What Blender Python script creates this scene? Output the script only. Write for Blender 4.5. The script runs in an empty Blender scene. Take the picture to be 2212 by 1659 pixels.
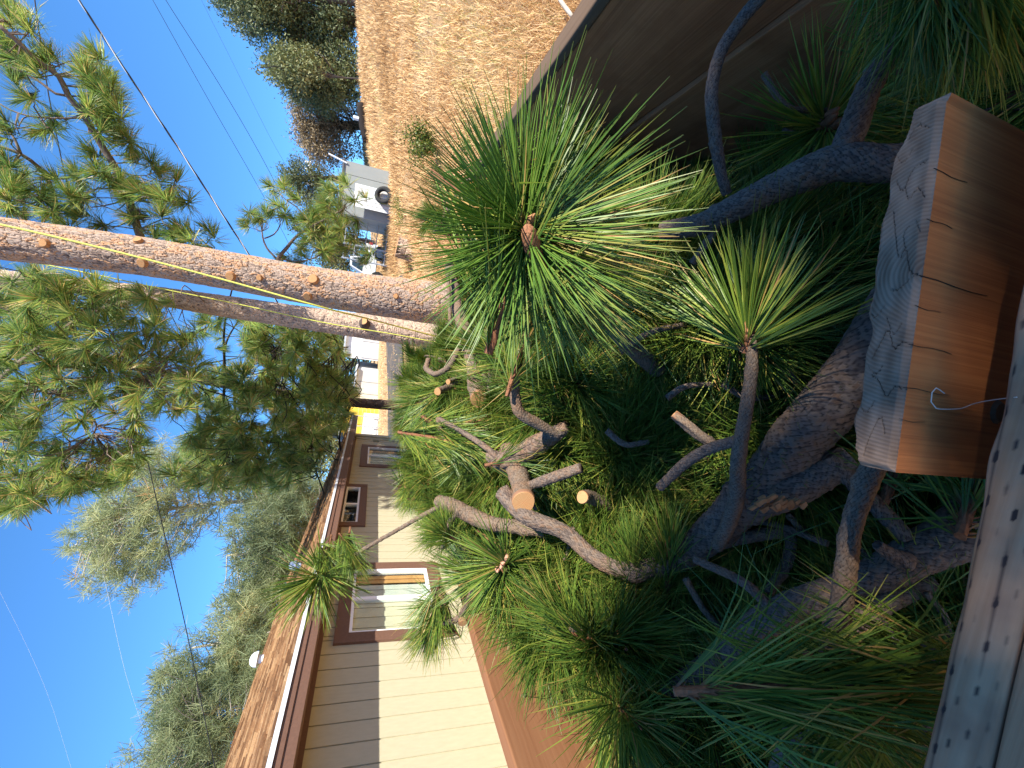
import bpy, math, random
import numpy as np
from mathutils import Vector, Matrix, Quaternion

S = bpy.context.scene
COL = S.collection
rad = math.radians

# ------------------------------------------------------------------ camera
CAM_H = 1.75
C0 = np.array([0.0, 0.0, CAM_H])
FPX = 427.0
_d = np.array([-155.0, 1270.0, 427.0]); _d /= np.linalg.norm(_d)
_g = np.array([71.0, -135.0, 427.0]); _g -= _d * _g.dot(_d); _g /= np.linalg.norm(_g)
_x = -np.cross(_g, _d)
RIGHT = np.array([_x[0], _g[0], -_d[0]])      # camera axes in the world (portrait way up)
DOWN = np.array([_x[1], _g[1], -_d[1]])
FWD = np.array([_x[2], _g[2], -_d[2]])
cam_data = bpy.data.cameras.new('camera')
cam = bpy.data.objects.new('camera', cam_data); COL.objects.link(cam)
cam_data.sensor_fit = 'HORIZONTAL'; cam_data.sensor_width = 36.0
cam_data.lens = 36.0 * FPX / 1024.0
cam_data.clip_start = 0.02; cam_data.clip_end = 2000.0
cam.matrix_world = Matrix(((DOWN[0], RIGHT[0], -FWD[0], C0[0]), (DOWN[1], RIGHT[1], -FWD[1], C0[1]),
                           (DOWN[2], RIGHT[2], -FWD[2], C0[2]), (0, 0, 0, 1)))   # the phone was held turned by 90 degrees
S.camera = cam

# ------------------------------------------------------------------ world, sun, exposure
SUN = np.array([0.72, -0.50, 0.95]); SUN /= np.linalg.norm(SUN)
world = bpy.data.worlds.new('World'); S.world = world; world.use_nodes = True
wn = world.node_tree; wn.nodes.clear()
sky = wn.nodes.new('ShaderNodeTexSky'); sky.sky_type = 'NISHITA'; sky.sun_disc = False
sky.sun_elevation = math.asin(SUN[2]); sky.sun_rotation = math.atan2(SUN[0], SUN[1])
sky.altitude = 300.0; sky.air_density = 0.6; sky.dust_density = 0.0; sky.ozone_density = 4.0
wbg = wn.nodes.new('ShaderNodeBackground'); wbg.inputs['Strength'].default_value = 0.15
wo = wn.nodes.new('ShaderNodeOutputWorld')
sg = wn.nodes.new('ShaderNodeGamma'); sg.inputs['Gamma'].default_value = 0.75; wn.links.new(sky.outputs[0], sg.inputs[0])
st = wn.nodes.new('ShaderNodeMix'); st.data_type = 'RGBA'; st.blend_type = 'MULTIPLY'; st.inputs[0].default_value = 1.0
st.inputs[7].default_value = (0.30, 0.61, 0.88, 1.0); wn.links.new(sg.outputs[0], st.inputs[6]); wn.links.new(st.outputs[2], wbg.inputs[0])   # the deep clear blue of a dry day
wn.links.new(wbg.outputs[0], wo.inputs[0])
sun_l = bpy.data.lights.new('sun', 'SUN'); sun_l.energy = 3.1; sun_l.angle = rad(0.53); sun_l.color = (1.0, 0.95, 0.84)
sun = bpy.data.objects.new('sun', sun_l); COL.objects.link(sun)
sun.rotation_euler = Vector(-SUN).to_track_quat('-Z', 'Y').to_euler()
S.view_settings.view_transform = 'Standard'; S.view_settings.look = 'None'
S.view_settings.exposure = 1.9; S.view_settings.gamma = 1.0; S.view_settings.use_curve_mapping = False
S.cycles.max_bounces = 6; S.cycles.transparent_max_bounces = 12

# ------------------------------------------------------------------ helpers
rng = np.random.default_rng(11)
random.seed(5)

def ray(x, y):                       # direction through a point of the photo, camera depth 1 (points are noted on a 2212 x 1659 print)
    return FWD + DOWN * ((x / 2.16 - 512) / FPX) + RIGHT * (((1659 - y) / 2.16 - 384) / FPX)
def atY(x, y, Y): r = ray(x, y); return C0 + r * (Y / r[1])
def atX(x, y, X): r = ray(x, y); return C0 + r * (X / r[0])
def atZ(x, y, Z): r = ray(x, y); return C0 + r * (Z / r[2])      # Z is measured from the camera's height
def atD(x, y, D): return C0 + ray(x, y) * D
def depth(p): return float((np.asarray(p) - C0).dot(FWD))
def wr(w, p): return 0.5 * w / 2.16 / FPX * depth(p)             # radius of something w wide at p

def tag(o, label=None, cat=None, group=None, kind=None):
    if label: o['label'] = label
    if cat: o['category'] = cat
    if group: o['group'] = group
    if kind: o['kind'] = kind
    return o
def empty(name, loc, label=None, cat=None, group=None):
    o = bpy.data.objects.new(name, None); COL.objects.link(o); o.location = Vector(loc); o.empty_display_size = 0.1
    return tag(o, label, cat, group)

def mesh_np(name, V, F, mats=(), attrs=None, smooth=False, midx=None):
    """V (n,3); F list of (m,k) integer arrays"""
    me = bpy.data.meshes.new(name)
    if isinstance(F, np.ndarray): F = [F]
    V = np.asarray(V, np.float32)
    me.vertices.add(len(V)); me.vertices.foreach_set('co', V.ravel())
    nl = sum(f.size for f in F); npoly = sum(len(f) for f in F)
    me.loops.add(nl); me.polygons.add(npoly)
    me.loops.foreach_set('vertex_index', np.concatenate([f.ravel() for f in F]).astype(np.int32))
    tot = np.concatenate([np.full(len(f), f.shape[1], np.int32) for f in F])
    st = np.zeros(npoly, np.int32); st[1:] = np.cumsum(tot)[:-1]
    me.polygons.foreach_set('loop_start', st); me.polygons.foreach_set('loop_total', tot)
    me.polygons.foreach_set('use_smooth', np.full(npoly, bool(smooth)))
    for m in mats: me.materials.append(m)
    if midx is not None: me.polygons.foreach_set('material_index', np.asarray(midx, np.int32))
    if attrs:
        for k, v in attrs.items():
            a = me.attributes.new(k, 'FLOAT', 'POINT'); a.data.foreach_set('value', np.asarray(v, np.float32))
    me.update(calc_edges=True); me.validate()
    return me
def link(name, me, parent=None, loc=None):
    o = bpy.data.objects.new(name, me); COL.objects.link(o)
    if parent is not None: o.parent = parent
    if loc is not None: o.location = Vector(loc)
    return o

class MB:                              # collects shapes, then makes ONE object
    def __init__(s): s.V = []; s.F = {}; s.n = 0; s.A = []
    def add(s, V, F, a=0.0):
        V = np.asarray(V, float).reshape(-1, 3)
        if isinstance(F, np.ndarray) or (len(F) and not isinstance(F[0], np.ndarray)): F = [np.asarray(F)]
        for f in F: s.F.setdefault(f.shape[1], []).append(f + s.n)
        s.V.append(V); s.n += len(V)
        s.A.append(np.broadcast_to(np.asarray(a, float), (len(V),)))
    def box(s, lo, hi, a=0.0, M=None):
        x0, y0, z0 = lo; x1, y1, z1 = hi
        V = np.array([[x0,y0,z0],[x1,y0,z0],[x1,y1,z0],[x0,y1,z0],[x0,y0,z1],[x1,y0,z1],[x1,y1,z1],[x0,y1,z1]], float)
        if M is not None: V = V @ M[0].T + M[1]
        s.add(V, np.array([[0,3,2,1],[4,5,6,7],[0,1,5,4],[1,2,6,5],[2,3,7,6],[3,0,4,7]]), a)
    def bar(s, p, q, w, h=None, a=0.0):    # square bar between two points
        p = np.asarray(p, float); q = np.asarray(q, float); h = h or w
        t = q - p; L = np.linalg.norm(t); t /= L
        up = np.array([0, 0, 1.0]) if abs(t[2]) < .9 else np.array([0, 1.0, 0])
        u = np.cross(t, up); u /= np.linalg.norm(u); v = np.cross(u, t)
        s.box((0, -w/2, -h/2), (L, w/2, h/2), a, (np.stack([t, u, v], 1), p))
    def tube(s, pts, r, k=8, a=0.0, step=None):
        V, F = tube_np(pts, r, k, step); s.add(V, F, a)
    def build(s, name, mat, parent=None, org=None, smooth=False, bevel=0.0):
        V = np.concatenate(s.V)
        if org is None: org = np.array(parent.location) if parent is not None else np.zeros(3)
        me = mesh_np(name, V - np.asarray(org), [np.concatenate(f) for f in s.F.values()], [mat], {'rnd': np.concatenate(s.A)}, smooth)
        o = link(name, me, parent, None if parent is not None else org)
        if bevel:
            b = o.modifiers.new('bevel', 'BEVEL'); b.width = bevel; b.segments = 2; b.limit_method = 'ANGLE'
        return o

def spline(pts, step):
    """Catmull-Rom through pts (n, k) sampled about every step (measured on the first three columns)"""
    P = np.asarray(pts, float)
    if len(P) == 2: P = np.stack([P[0], (P[0] + P[1]) / 2, P[1]])
    Q = np.concatenate([[2*P[0]-P[1]], P, [2*P[-1]-P[-2]]])
    out = []
    for i in range(1, len(Q) - 2):
        L = np.linalg.norm(Q[i+1, :3] - Q[i, :3]); n = max(1, int(round(L / step)))
        t = (np.arange(n) / n)[:, None]
        a, b, c, d = Q[i-1], Q[i], Q[i+1], Q[i+2]
        out.append(.5 * ((2*b) + (-a+c)*t + (2*a-5*b+4*c-d)*t*t + (-a+3*b-3*c+d)*t**3))
    out.append(P[-1:])
    return np.concatenate(out)
def frames(P):
    T = np.gradient(P, axis=0); T /= np.linalg.norm(T, axis=1)[:, None] + 1e-12
    u = np.cross(T[0], [0.3, 0.2, 1.0]); u /= np.linalg.norm(u)
    U = [u]
    for t in T[1:]:
        u = u - t * u.dot(t); u /= np.linalg.norm(u); U.append(u)
    U = np.array(U); return T, U, np.cross(T, U)
def grid_faces(m, k, wrap=True):
    i = np.arange(m - 1)[:, None]; j = np.arange(k if wrap else k - 1)[None]
    j2 = (j + 1) % k
    return np.stack([i*k + j, i*k + j2, (i+1)*k + j2, (i+1)*k + j], -1).reshape(-1, 4)
def tube_np(pts, r, k=8, step=None):
    P = np.asarray(pts, float); R = np.broadcast_to(np.asarray(r, float), (len(P),))
    Q = spline(np.column_stack([P, R]), step) if step else np.column_stack([P, R])
    T, U, W = frames(Q[:, :3]); a = np.arange(k) / k * 2 * math.pi
    V = Q[:, None, :3] + Q[:, None, 3:] * (np.cos(a)[None, :, None] * U[:, None] + np.sin(a)[None, :, None] * W[:, None])
    m = len(Q); V = V.reshape(-1, 3)
    F = [grid_faces(m, k), np.array([list(range(k))[::-1]]), np.array([[(m-1)*k + i for i in range(k)]])]
    return V, F
def hash2(i, j, s=0):
    h = np.sin(i * 127.1 + j * 311.7 + s * 74.7) * 43758.5453
    return h - np.floor(h)
def vnoise(x, y, s=0):                 # smooth value noise
    i = np.floor(x); j = np.floor(y); u = x - i; v = y - j
    u = u*u*(3-2*u); v = v*v*(3-2*v)
    return (hash2(i, j, s)*(1-u) + hash2(i+1, j, s)*u)*(1-v) + (hash2(i, j+1, s)*(1-u) + hash2(i+1, j+1, s)*u)*v
def sstep(a, b, x):
    t = np.clip((np.asarray(x, float) - a) / (b - a), 0, 1); return t*t*(3-2*t)

# ------------------------------------------------------------------ materials
def node(nt, typ, ins=None, **props):
    n = nt.nodes.new(typ)
    for k, v in props.items(): setattr(n, k, v)
    for k, v in (ins or {}).items():
        s = n.inputs[k]
        if isinstance(v, bpy.types.NodeSocket): nt.links.new(v, s)
        else:
            if isinstance(v, tuple) and len(v) == 3 and s.type == 'RGBA': v = v + (1.0,)
            s.default_value = v
    return n
def new_mat(name, rough=0.8, spec=0.3):
    m = bpy.data.materials.new(name); m.use_nodes = True; nt = m.node_tree
    b = nt.nodes['Principled BSDF']; b.inputs['Roughness'].default_value = rough; b.inputs['Specular IOR Level'].default_value = spec
    return m, nt, b
def ramp(nt, fac, stops, interp='LINEAR'):
    r = nt.nodes.new('ShaderNodeValToRGB'); cr = r.color_ramp; cr.interpolation = interp
    while len(cr.elements) < len(stops): cr.elements.new(0.5)
    for e, (p, c) in zip(cr.elements, stops):
        e.position = p; e.color = (c, c, c, 1) if not isinstance(c, tuple) else c + (1,)
    nt.links.new(fac, r.inputs[0]); return r.outputs[0]
def mixc(nt, fac, a, b, blend='MIX'):
    n = nt.nodes.new('ShaderNodeMix'); n.data_type = 'RGBA'; n.blend_type = blend
    for s, v in ((n.inputs[0], fac), (n.inputs[6], a), (n.inputs[7], b)):
        if isinstance(v, bpy.types.NodeSocket): nt.links.new(v, s)
        else: s.default_value = v + (1.0,) if isinstance(v, tuple) else v
    return n.outputs[2]
def math_n(nt, op, a, b=None):
    n = nt.nodes.new('ShaderNodeMath'); n.operation = op
    for i, v in enumerate((a, b)):
        if v is None: continue
        if isinstance(v, bpy.types.NodeSocket): nt.links.new(v, n.inputs[i])
        else: n.inputs[i].default_value = v
    return n.outputs[0]
def attr(nt, name): return node(nt, 'ShaderNodeAttribute', attribute_name=name).outputs['Fac']
def coords(nt, scale=(1, 1, 1), world_space=False):
    if world_space: v = node(nt, 'ShaderNodeNewGeometry').outputs['Position']
    else: v = node(nt, 'ShaderNodeTexCoord').outputs['Object']
    return node(nt, 'ShaderNodeMapping', {'Vector': v, 'Scale': scale}).outputs[0]
def noise(nt, vec, scale, detail=4, rough=.6, out=0):
    return node(nt, 'ShaderNodeTexNoise', {'Vector': vec, 'Scale': scale, 'Detail': detail, 'Roughness': rough}).outputs[out]
def bump(nt, b, h, strength=.4, dist=.01):
    n = node(nt, 'ShaderNodeBump', {'Height': h, 'Strength': strength, 'Distance': dist})
    nt.links.new(n.outputs[0], b.inputs['Normal'])

def plain(name, col, var=.12, nscale=8, rough=.7, spec=.3, stretch=(1, 1, 1), metallic=0.0, bmp=0.0):
    m, nt, b = new_mat(name, rough, spec); b.inputs['Metallic'].default_value = metallic
    f = noise(nt, coords(nt, stretch, True), nscale, 5)
    lo = tuple(c * (1 - var) for c in col); hi = tuple(min(1, c * (1 + var)) for c in col)
    nt.links.new(ramp(nt, f, [(.3, lo), (.7, hi)]), b.inputs['Base Color'])
    if bmp: bump(nt, b, f, bmp, .01)
    return m

def needle_mat(name, stops, trans=.42, base_brown=True, rough=.42):
    m, nt, b = new_mat(name, rough, .45)
    c = ramp(nt, attr(nt, 'rnd'), stops)
    oi = node(nt, 'ShaderNodeObjectInfo').outputs['Random']
    val = math_n(nt, 'ADD', math_n(nt, 'MULTIPLY', oi, .55), .72)
    hue = math_n(nt, 'ADD', math_n(nt, 'MULTIPLY', oi, -.03), .513)
    c = node(nt, 'ShaderNodeHueSaturation', {'Hue': hue, 'Saturation': 1.0, 'Value': val, 'Color': c}).outputs[0]
    t = attr(nt, 't')
    if base_brown:
        c = mixc(nt, ramp(nt, t, [(.03, 1.0), (.10, 0.0)]), c, (.20, .10, .045))
        c = mixc(nt, ramp(nt, t, [(.86, 0.0), (1.0, .55)]), c, (.22, .20, .05))
    nt.links.new(c, b.inputs['Base Color'])
    tr = node(nt, 'ShaderNodeBsdfTranslucent', {'Color': c})
    mx = node(nt, 'ShaderNodeMixShader', {0: trans, 1: b.outputs[0], 2: tr.outputs[0]})
    nt.links.new(mx.outputs[0], nt.nodes['Material Output'].inputs[0]); return m

def bark_scale_mat(name, stops, crev):
    m, nt, b = new_mat(name, .85, .25)
    c = ramp(nt, attr(nt, 'cel'), stops)
    n = noise(nt, coords(nt, (1, 1, 1), True), 300, 3)
    c = mixc(nt, math_n(nt, 'MULTIPLY', n, .5), c, (.10, .075, .06))
    big = noise(nt, coords(nt, (1, 1, 1), True), 14, 3)
    c = mixc(nt, ramp(nt, big, [(.5, 0.0), (.75, .6)]), c, (.24, .12, .06))
    c = mixc(nt, ramp(nt, attr(nt, 'h'), [(.0, .9), (.30, 0.0)]), c, crev)
    c = mixc(nt, ramp(nt, attr(nt, 'h'), [(.55, 0.0), (.95, .55)]), c, tuple(min(.6, q * 1.5) for q in stops[1][1]))
    nt.links.new(c, b.inputs['Base Color']); bump(nt, b, n, .35, .003); return m

def trunk_mat(name, stops, crack=(.06, .045, .038)):
    m, nt, b = new_mat(name, .9, .2)
    co = coords(nt, (1, 1, .35), True)
    n = noise(nt, co, 22, 8, .68)
    f = math_n(nt, 'ADD', math_n(nt, 'MULTIPLY', attr(nt, 'cel'), .46), math_n(nt, 'MULTIPLY', ramp(nt, n, [(.3, 0.0), (.7, 1.0)]), .56))
    c = ramp(nt, f, stops)
    v = node(nt, 'ShaderNodeTexVoronoi', {'Vector': co, 'Scale': 34.0}, feature='DISTANCE_TO_EDGE').outputs[0]
    c = mixc(nt, ramp(nt, v, [(.0, .55), (.10, 0.0)]), c, crack)
    c = mixc(nt, ramp(nt, attr(nt, 'h'), [(.05, .9), (.35, 0.0)]), c, crack)
    nt.links.new(c, b.inputs['Base Color']); bump(nt, b, mixc(nt, .5, n, v), .6, .02); return m

def cut_mat():
    m, nt, b = new_mat('cut_wood', .7, .25)
    rr = attr(nt, 'rr')
    n = noise(nt, coords(nt, (1, 1, 1), True), 30, 3)
    w = math_n(nt, 'SINE', math_n(nt, 'MULTIPLY', math_n(nt, 'ADD', rr, math_n(nt, 'MULTIPLY', n, .06)), 62))
    c = ramp(nt, math_n(nt, 'ADD', math_n(nt, 'MULTIPLY', w, .5), .5), [(0, (.24, .095, .032)), (.35, (.40, .21, .085)), (1, (.52, .31, .14))])
    c = mixc(nt, ramp(nt, rr, [(.0, 1.0), (.06, .8), (.09, 0.0)]), c, (.40, .19, .08))
    c = mixc(nt, ramp(nt, n, [(.45, 0.0), (.75, .45)]), c, (.44, .17, .06))
    c = mixc(nt, ramp(nt, rr, [(.93, 0.0), (1.0, .9)]), c, (.20, .10, .06))
    nt.links.new(c, b.inputs['Base Color']); return m

def wood_mat(name, stops, axis=1, fine=60, rough=.8, bmp=.35, rnd=True, spots=None):
    """grain runs along the given world axis"""
    m, nt, b = new_mat(name, rough, .25)
    sc = [9.0, 9.0, 9.0]; sc[axis] = .6
    n = noise(nt, coords(nt, tuple(sc), True), 2.2, 8, .65)
    sc2 = [fine, fine, fine]; sc2[axis] = 1.4
    g = noise(nt, coords(nt, tuple(sc2), True), 1.0, 3)
    f = mixc(nt, .4, n, g)
    if rnd: f = mixc(nt, .2, f, node(nt, 'ShaderNodeObjectInfo').outputs['Random'])
    c = ramp(nt, f, stops)
    if spots:
        s = noise(nt, coords(nt, (1, 1, 1), True), 5, 4)
        c = mixc(nt, ramp(nt, s, [(.5, 0.0), (.7, .7)]), c, spots)
    nt.links.new(c, b.inputs['Base Color']); bump(nt, b, f, bmp, .006); return m

G_STOPS = [(0.0, (.078, .165, .030)), (.40, (.145, .255, .038)), (.75, (.250, .345, .050)), (.92, (.38, .38, .07)), (1.0, (.56, .36, .12))]
M_NEED = needle_mat('needle', G_STOPS)
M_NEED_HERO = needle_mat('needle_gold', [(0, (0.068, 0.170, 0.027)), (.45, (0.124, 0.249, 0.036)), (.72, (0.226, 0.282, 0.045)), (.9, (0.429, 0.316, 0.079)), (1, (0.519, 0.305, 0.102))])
M_NEED_FAR = needle_mat('needle_crown', trans=.45, stops= [(0, (0.116, 0.224, 0.057)), (.5, (0.215, 0.330, 0.072)), (.8, (0.358, 0.420, 0.088)), (.93, (0.590, 0.446, 0.143)), (1, (0.751, 0.465, 0.215))], base_brown=False)
M_NEED_GREY = needle_mat('needle_grey', [(0, (0.186, 0.236, 0.110)), (.5, (0.304, 0.338, 0.160)), (.9, (0.439, 0.439, 0.203)), (1, (0.607, 0.338, 0.119))], base_brown=False, rough=.6)
M_BUD = plain('bud', (.36, .17, .075), .4, 120, .8)
M_SHEATH = plain('sheath', (.20, .085, .04), .4, 160, .8)
M_BARK = bark_scale_mat('branch_bark', [(0, (0.107, 0.079, 0.065)), (.4, (0.159, 0.119, 0.096)), (.75, (0.198, 0.142, 0.103)), (1, (0.146, 0.077, 0.043))], (0.026, 0.016, 0.012))
M_BARK_TAN = bark_scale_mat('twig_bark', [(0, (0.150, 0.112, 0.083)), (.5, (0.203, 0.146, 0.101)), (1, (0.150, 0.090, 0.053))], (0.038, 0.024, 0.018))
M_TRUNK = trunk_mat('pine_trunk_bark', [(.12, (.12, .085, .07)), (.28, (.30, .215, .165)), (.40, (.44, .32, .245)), (.50, (.31, .25, .21)), (.58, (.52, .33, .21)), (.66, (.50, .26, .12)), (.76, (.37, .28, .22)), (.84, (.50, .225, .09)), (.94, (.48, .38, .30))])
M_TRUNK2 = trunk_mat('brown_trunk_bark', [(.05, (0.194, 0.146, 0.121)), (.4, (0.437, 0.324, 0.251)), (.75, (0.583, 0.421, 0.308)), (1, (0.648, 0.389, 0.227))])
M_TRUNK3 = trunk_mat('dark_trunk_bark', [(.05, (.05, .037, .032)), (.5, (.10, .07, .055)), (1, (.16, .095, .06))], (.02, .016, .014))
M_LIMB = plain('limb_bark', (.17, .125, .10), .35, 30, .9, bmp=.4)
M_LIMB_PALE = plain('pale_limb_bark', (.38, .33, .27), .3, 12, .9)
M_CUT = cut_mat()
M_SHOOT = bark_scale_mat('shoot_bark', [(0, (.26, .105, .045)), (.5, (.38, .17, .075)), (1, (.30, .11, .05))], (.07, .03, .018))
M_PEEL = plain('peeled_wood', (.36, .17, .07), .4, 60, .8)
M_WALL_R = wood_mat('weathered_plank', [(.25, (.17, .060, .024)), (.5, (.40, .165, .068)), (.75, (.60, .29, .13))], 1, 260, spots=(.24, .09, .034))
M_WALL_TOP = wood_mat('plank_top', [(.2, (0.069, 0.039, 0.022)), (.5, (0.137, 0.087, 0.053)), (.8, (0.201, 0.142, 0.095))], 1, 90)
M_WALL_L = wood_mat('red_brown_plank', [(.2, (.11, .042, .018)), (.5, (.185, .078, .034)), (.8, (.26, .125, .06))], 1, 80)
M_FRONT = wood_mat('treated_plank', [(.3, (.24, .105, .05)), (.5, (.36, .17, .085)), (.7, (.46, .24, .125))], 0, 500, bmp=.25)
M_STAKE = wood_mat('stake_face', [(.3, (.24, .062, .017)), (.5, (.46, .145, .04)), (.72, (.60, .23, .07))], 2, 420, bmp=.3)
M_DECK = plain('deck_board', (.07, .045, .03), .3, 10, .9)

# ------------------------------------------------------------------ terrain
def ground(x, y):
    x = np.asarray(x, float); y = np.asarray(y, float)
    w = sstep(1.5, 9, x)
    ys = .06 * np.clip(y, 0, 21) + .022 * np.clip(y - 21, 0, 60)
    e = np.clip(x - 1.0, 0, None)
    xs = np.where(e < 1, .135 * e * e, .27 * (e - .5)); top = .27 * 16.3
    xs = np.where(x > 16, np.minimum(xs, top - 2.0 * np.exp(-(x - 10.0) / 3.0)), xs)
    xl = .10 * np.clip(x, -8, 0)
    nz = .10 * (vnoise(x * .8 + 7, y * .8 + 3) - .5) + .22 * (vnoise(x * .23, y * .23, 2) - .5)
    return ys * (1 - .6 * w) + xs + xl + nz * sstep(1.0, 3.5, np.hypot(x, y - 1.5))
gx = np.concatenate([np.linspace(-400, -30, 30), np.linspace(-29, 40, 240), np.linspace(42, 400, 30)])
gy = np.concatenate([np.linspace(-200, -12, 16), np.linspace(-11, 70, 270), np.linspace(73, 700, 40)])
GX, GY = np.meshgrid(gx, gy)
GZ = ground(GX, GY)
V = np.stack([GX, GY, GZ], -1).reshape(-1, 3)
def soil_mat():
    m, nt, b = new_mat('dry_soil', .95, .1)
    co = coords(nt, (1, 1, 1), True)
    n = noise(nt, co, .7, 8, .7); n2 = noise(nt, co, 14, 6, .7); n3 = noise(nt, co, 60, 3, .7)
    c = ramp(nt, n, [(.3, (.42, .26, .13)), (.5, (.52, .33, .17)), (.7, (.60, .42, .24))])
    c = mixc(nt, ramp(nt, n2, [(.35, .75), (.6, 0.0)]), c, (.27, .15, .075))
    c = mixc(nt, ramp(nt, n3, [(.5, 0.0), (.75, .7)]), c, (.68, .53, .33))
    pt = noise(nt, coords(nt, (1, 1, 1), True), .35, 4)
    c = mixc(nt, ramp(nt, pt, [(.45, 0.0), (.65, .5)]), c, (.40, .27, .15))
    nt.links.new(c, b.inputs['Base Color']); bump(nt, b, mixc(nt, .5, n2, n3), .7, .05); return m
g = link('ground', mesh_np('ground', V, grid_faces(len(gy), len(gx), False), [soil_mat()], smooth=True))
tag(g, kind='structure')

# asphalt strip at the end of the plot, widened with painted tree shade
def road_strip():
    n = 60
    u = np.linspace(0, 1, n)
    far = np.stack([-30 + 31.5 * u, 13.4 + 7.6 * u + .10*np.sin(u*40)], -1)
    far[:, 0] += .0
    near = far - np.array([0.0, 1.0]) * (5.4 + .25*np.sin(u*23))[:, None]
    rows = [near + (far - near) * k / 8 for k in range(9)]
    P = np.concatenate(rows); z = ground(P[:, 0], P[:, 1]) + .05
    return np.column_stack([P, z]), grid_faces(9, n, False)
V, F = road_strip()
m_as, nt, b = new_mat('asphalt_tree_shade', .9, .25)
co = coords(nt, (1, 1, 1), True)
c = ramp(nt, noise(nt, co, 1.2, 6, .7), [(.35, (.060, .055, .052)), (.52, (.10, .080, .065)), (.66, (.26, .165, .095))])  # dark brown among tan patches: tree shade on soil, put into the colour
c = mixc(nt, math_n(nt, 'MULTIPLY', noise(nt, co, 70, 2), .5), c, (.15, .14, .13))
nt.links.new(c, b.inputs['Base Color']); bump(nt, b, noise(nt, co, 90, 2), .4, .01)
tag(link('road_and_tree_shade', mesh_np('road_and_tree_shade', V, F, [m_as], smooth=True)), kind='structure')

# ------------------------------------------------------------------ house
HW = -3.8                                # face of the siding
house = empty('house', (HW, 7.0, -.4), 'cream sided house with brown trim and brown shingle roof along the trailer', 'house')
M_SID = plain('cream_siding', (.42, .385, .265), .05, 30, .6, .3, (1, 1, .3), bmp=.08)
M_TRIM = plain('brown_trim', (.135, .072, .050), .10, 40, .6, .3, bmp=.1)
M_WHITE = plain('white_frame', (.80, .80, .80), .03, 10, .4, .4)
M_DRIP = plain('drip_edge', (.62, .64, .68), .08, 10, .35, .5)
Y0, Y1 = 0.2, 13.65
ZT = .20 + CAM_H; ZB = -.75
wins = [(4.88, 6.22, -1.18 + CAM_H, -.12 + CAM_H), (7.73, 9.40, -.10 + CAM_H, .17 + CAM_H), (10.92, 12.40, -1.28 + CAM_H, -.20 + CAM_H)]
# window frame rectangles; the middle one is a high slider just under the soffit
wins[1] = (7.73, 9.40, -.10 + CAM_H, .185 + CAM_H)
GP = .216
mb_cache = {}
def board(y0, y1, z0, z1):
    key = (round(y1 - y0, 4), round(z1 - z0, 4))
    if key not in mb_cache:
        L, H = y1 - y0, z1 - z0
        mb = MB(); mb.box((0, .008, 0), (.014, L - .008, H)); mb.box((-.006, 0, 0), (.002, .008, H)); mb.box((-.006, L - .008, 0), (.002, L - .0002, H))
        V = np.concatenate(mb.V); mb_cache[key] = mesh_np('siding_board', V, [np.concatenate(f) for f in mb.F.values()], [M_SID])
    o = link('siding_board', mb_cache[key], house, Vector((HW - .014, y0, z0)) - house.location)
nb = int((Y1 - 3.2974 % GP) / GP)
yb = 3.2974 - GP * 14
while yb < Y1 - .02:
    a0, a1 = yb, min(yb + GP, Y1)
    cuts = [a0, a1]
    for w in wins:
        for e in w[:2]:
            if a0 + .012 < e < a1 - .012: cuts.append(e)
    cuts.sort()
    for c0, c1 in zip(cuts[:-1], cuts[1:]):
        mid = (c0 + c1) / 2; w = next((w for w in wins if w[0] < mid < w[1]), None)
        if w: board(c0, c1, ZB, w[2]); (w[3] < ZT - .03) and board(c0, c1, w[3], ZT)
        else: board(c0, c1, ZB, ZT)
    yb += GP
# horizontal emboss is fine relief; end wall, back wall and floor close the body
mb = MB(); mb.box((HW - 9.0, Y1 - .02, ZB), (HW - .0145, Y1 + .06, ZT + 1.9 * 0)); mb.box((HW - 9.0, Y0 - .1, ZB), (HW - .0145, Y0 - .02, ZT)); mb.box((HW - 9.1, Y0 - .1, ZB), (HW - 9.0, Y1, ZT))
mb.build('end_wall', M_SID, house)
mb = MB(); mb.box((HW - .012, Y1 - .10, ZB), (HW + .022, Y1 + .08, ZT)); mb.build('corner_board', M_SID, house)
# roof
XE, ZE = -3.30, .385 + CAM_H             # drip edge
XR, ZR = -8.3, ZE + .245 * 5.0
m_sh, nt, b = new_mat('shingle', .9, .15)
f = mixc(nt, .45, attr(nt, 'rnd'), noise(nt, coords(nt, (1, 1, 1), True), 18, 5))
nt.links.new(ramp(nt, f, [(.25, (.16, .085, .045)), (.5, (.31, .18, .095)), (.75, (.47, .31, .17))]), b.inputs['Base Color'])
bump(nt, b, noise(nt, coords(nt, (1, 1, 1), True), 120, 2), .5, .004)
sl = np.array([XR - XE, 0, ZR - ZE]); SL = np.linalg.norm(sl); sl /= SL; nrm = np.array([-sl[2], 0, sl[0]]); nrm = nrm if nrm[2] > 0 else -nrm
mb = MB(); Mx = (np.stack([sl, np.array([0, 1.0, 0]), nrm], 1), np.array([XE, 0, ZE]))
YR0, YR1 = Y0 - .3, Y1 + .45
mb.box((.0, YR0, -.05), (SL, YR1, -.012), 0.3, Mx)
mb.box((0, YR0, -.05), (SL, YR1, -.012), 0.3, (np.stack([sl * [-1, 1, 1], np.array([0, 1.0, 0]), nrm * [-1, 1, 1]], 1), np.array([2 * XR - XE, 0, ZE])))
roof = mb.build('roof', m_sh, house)
mb = MB(); nc = 36
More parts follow.
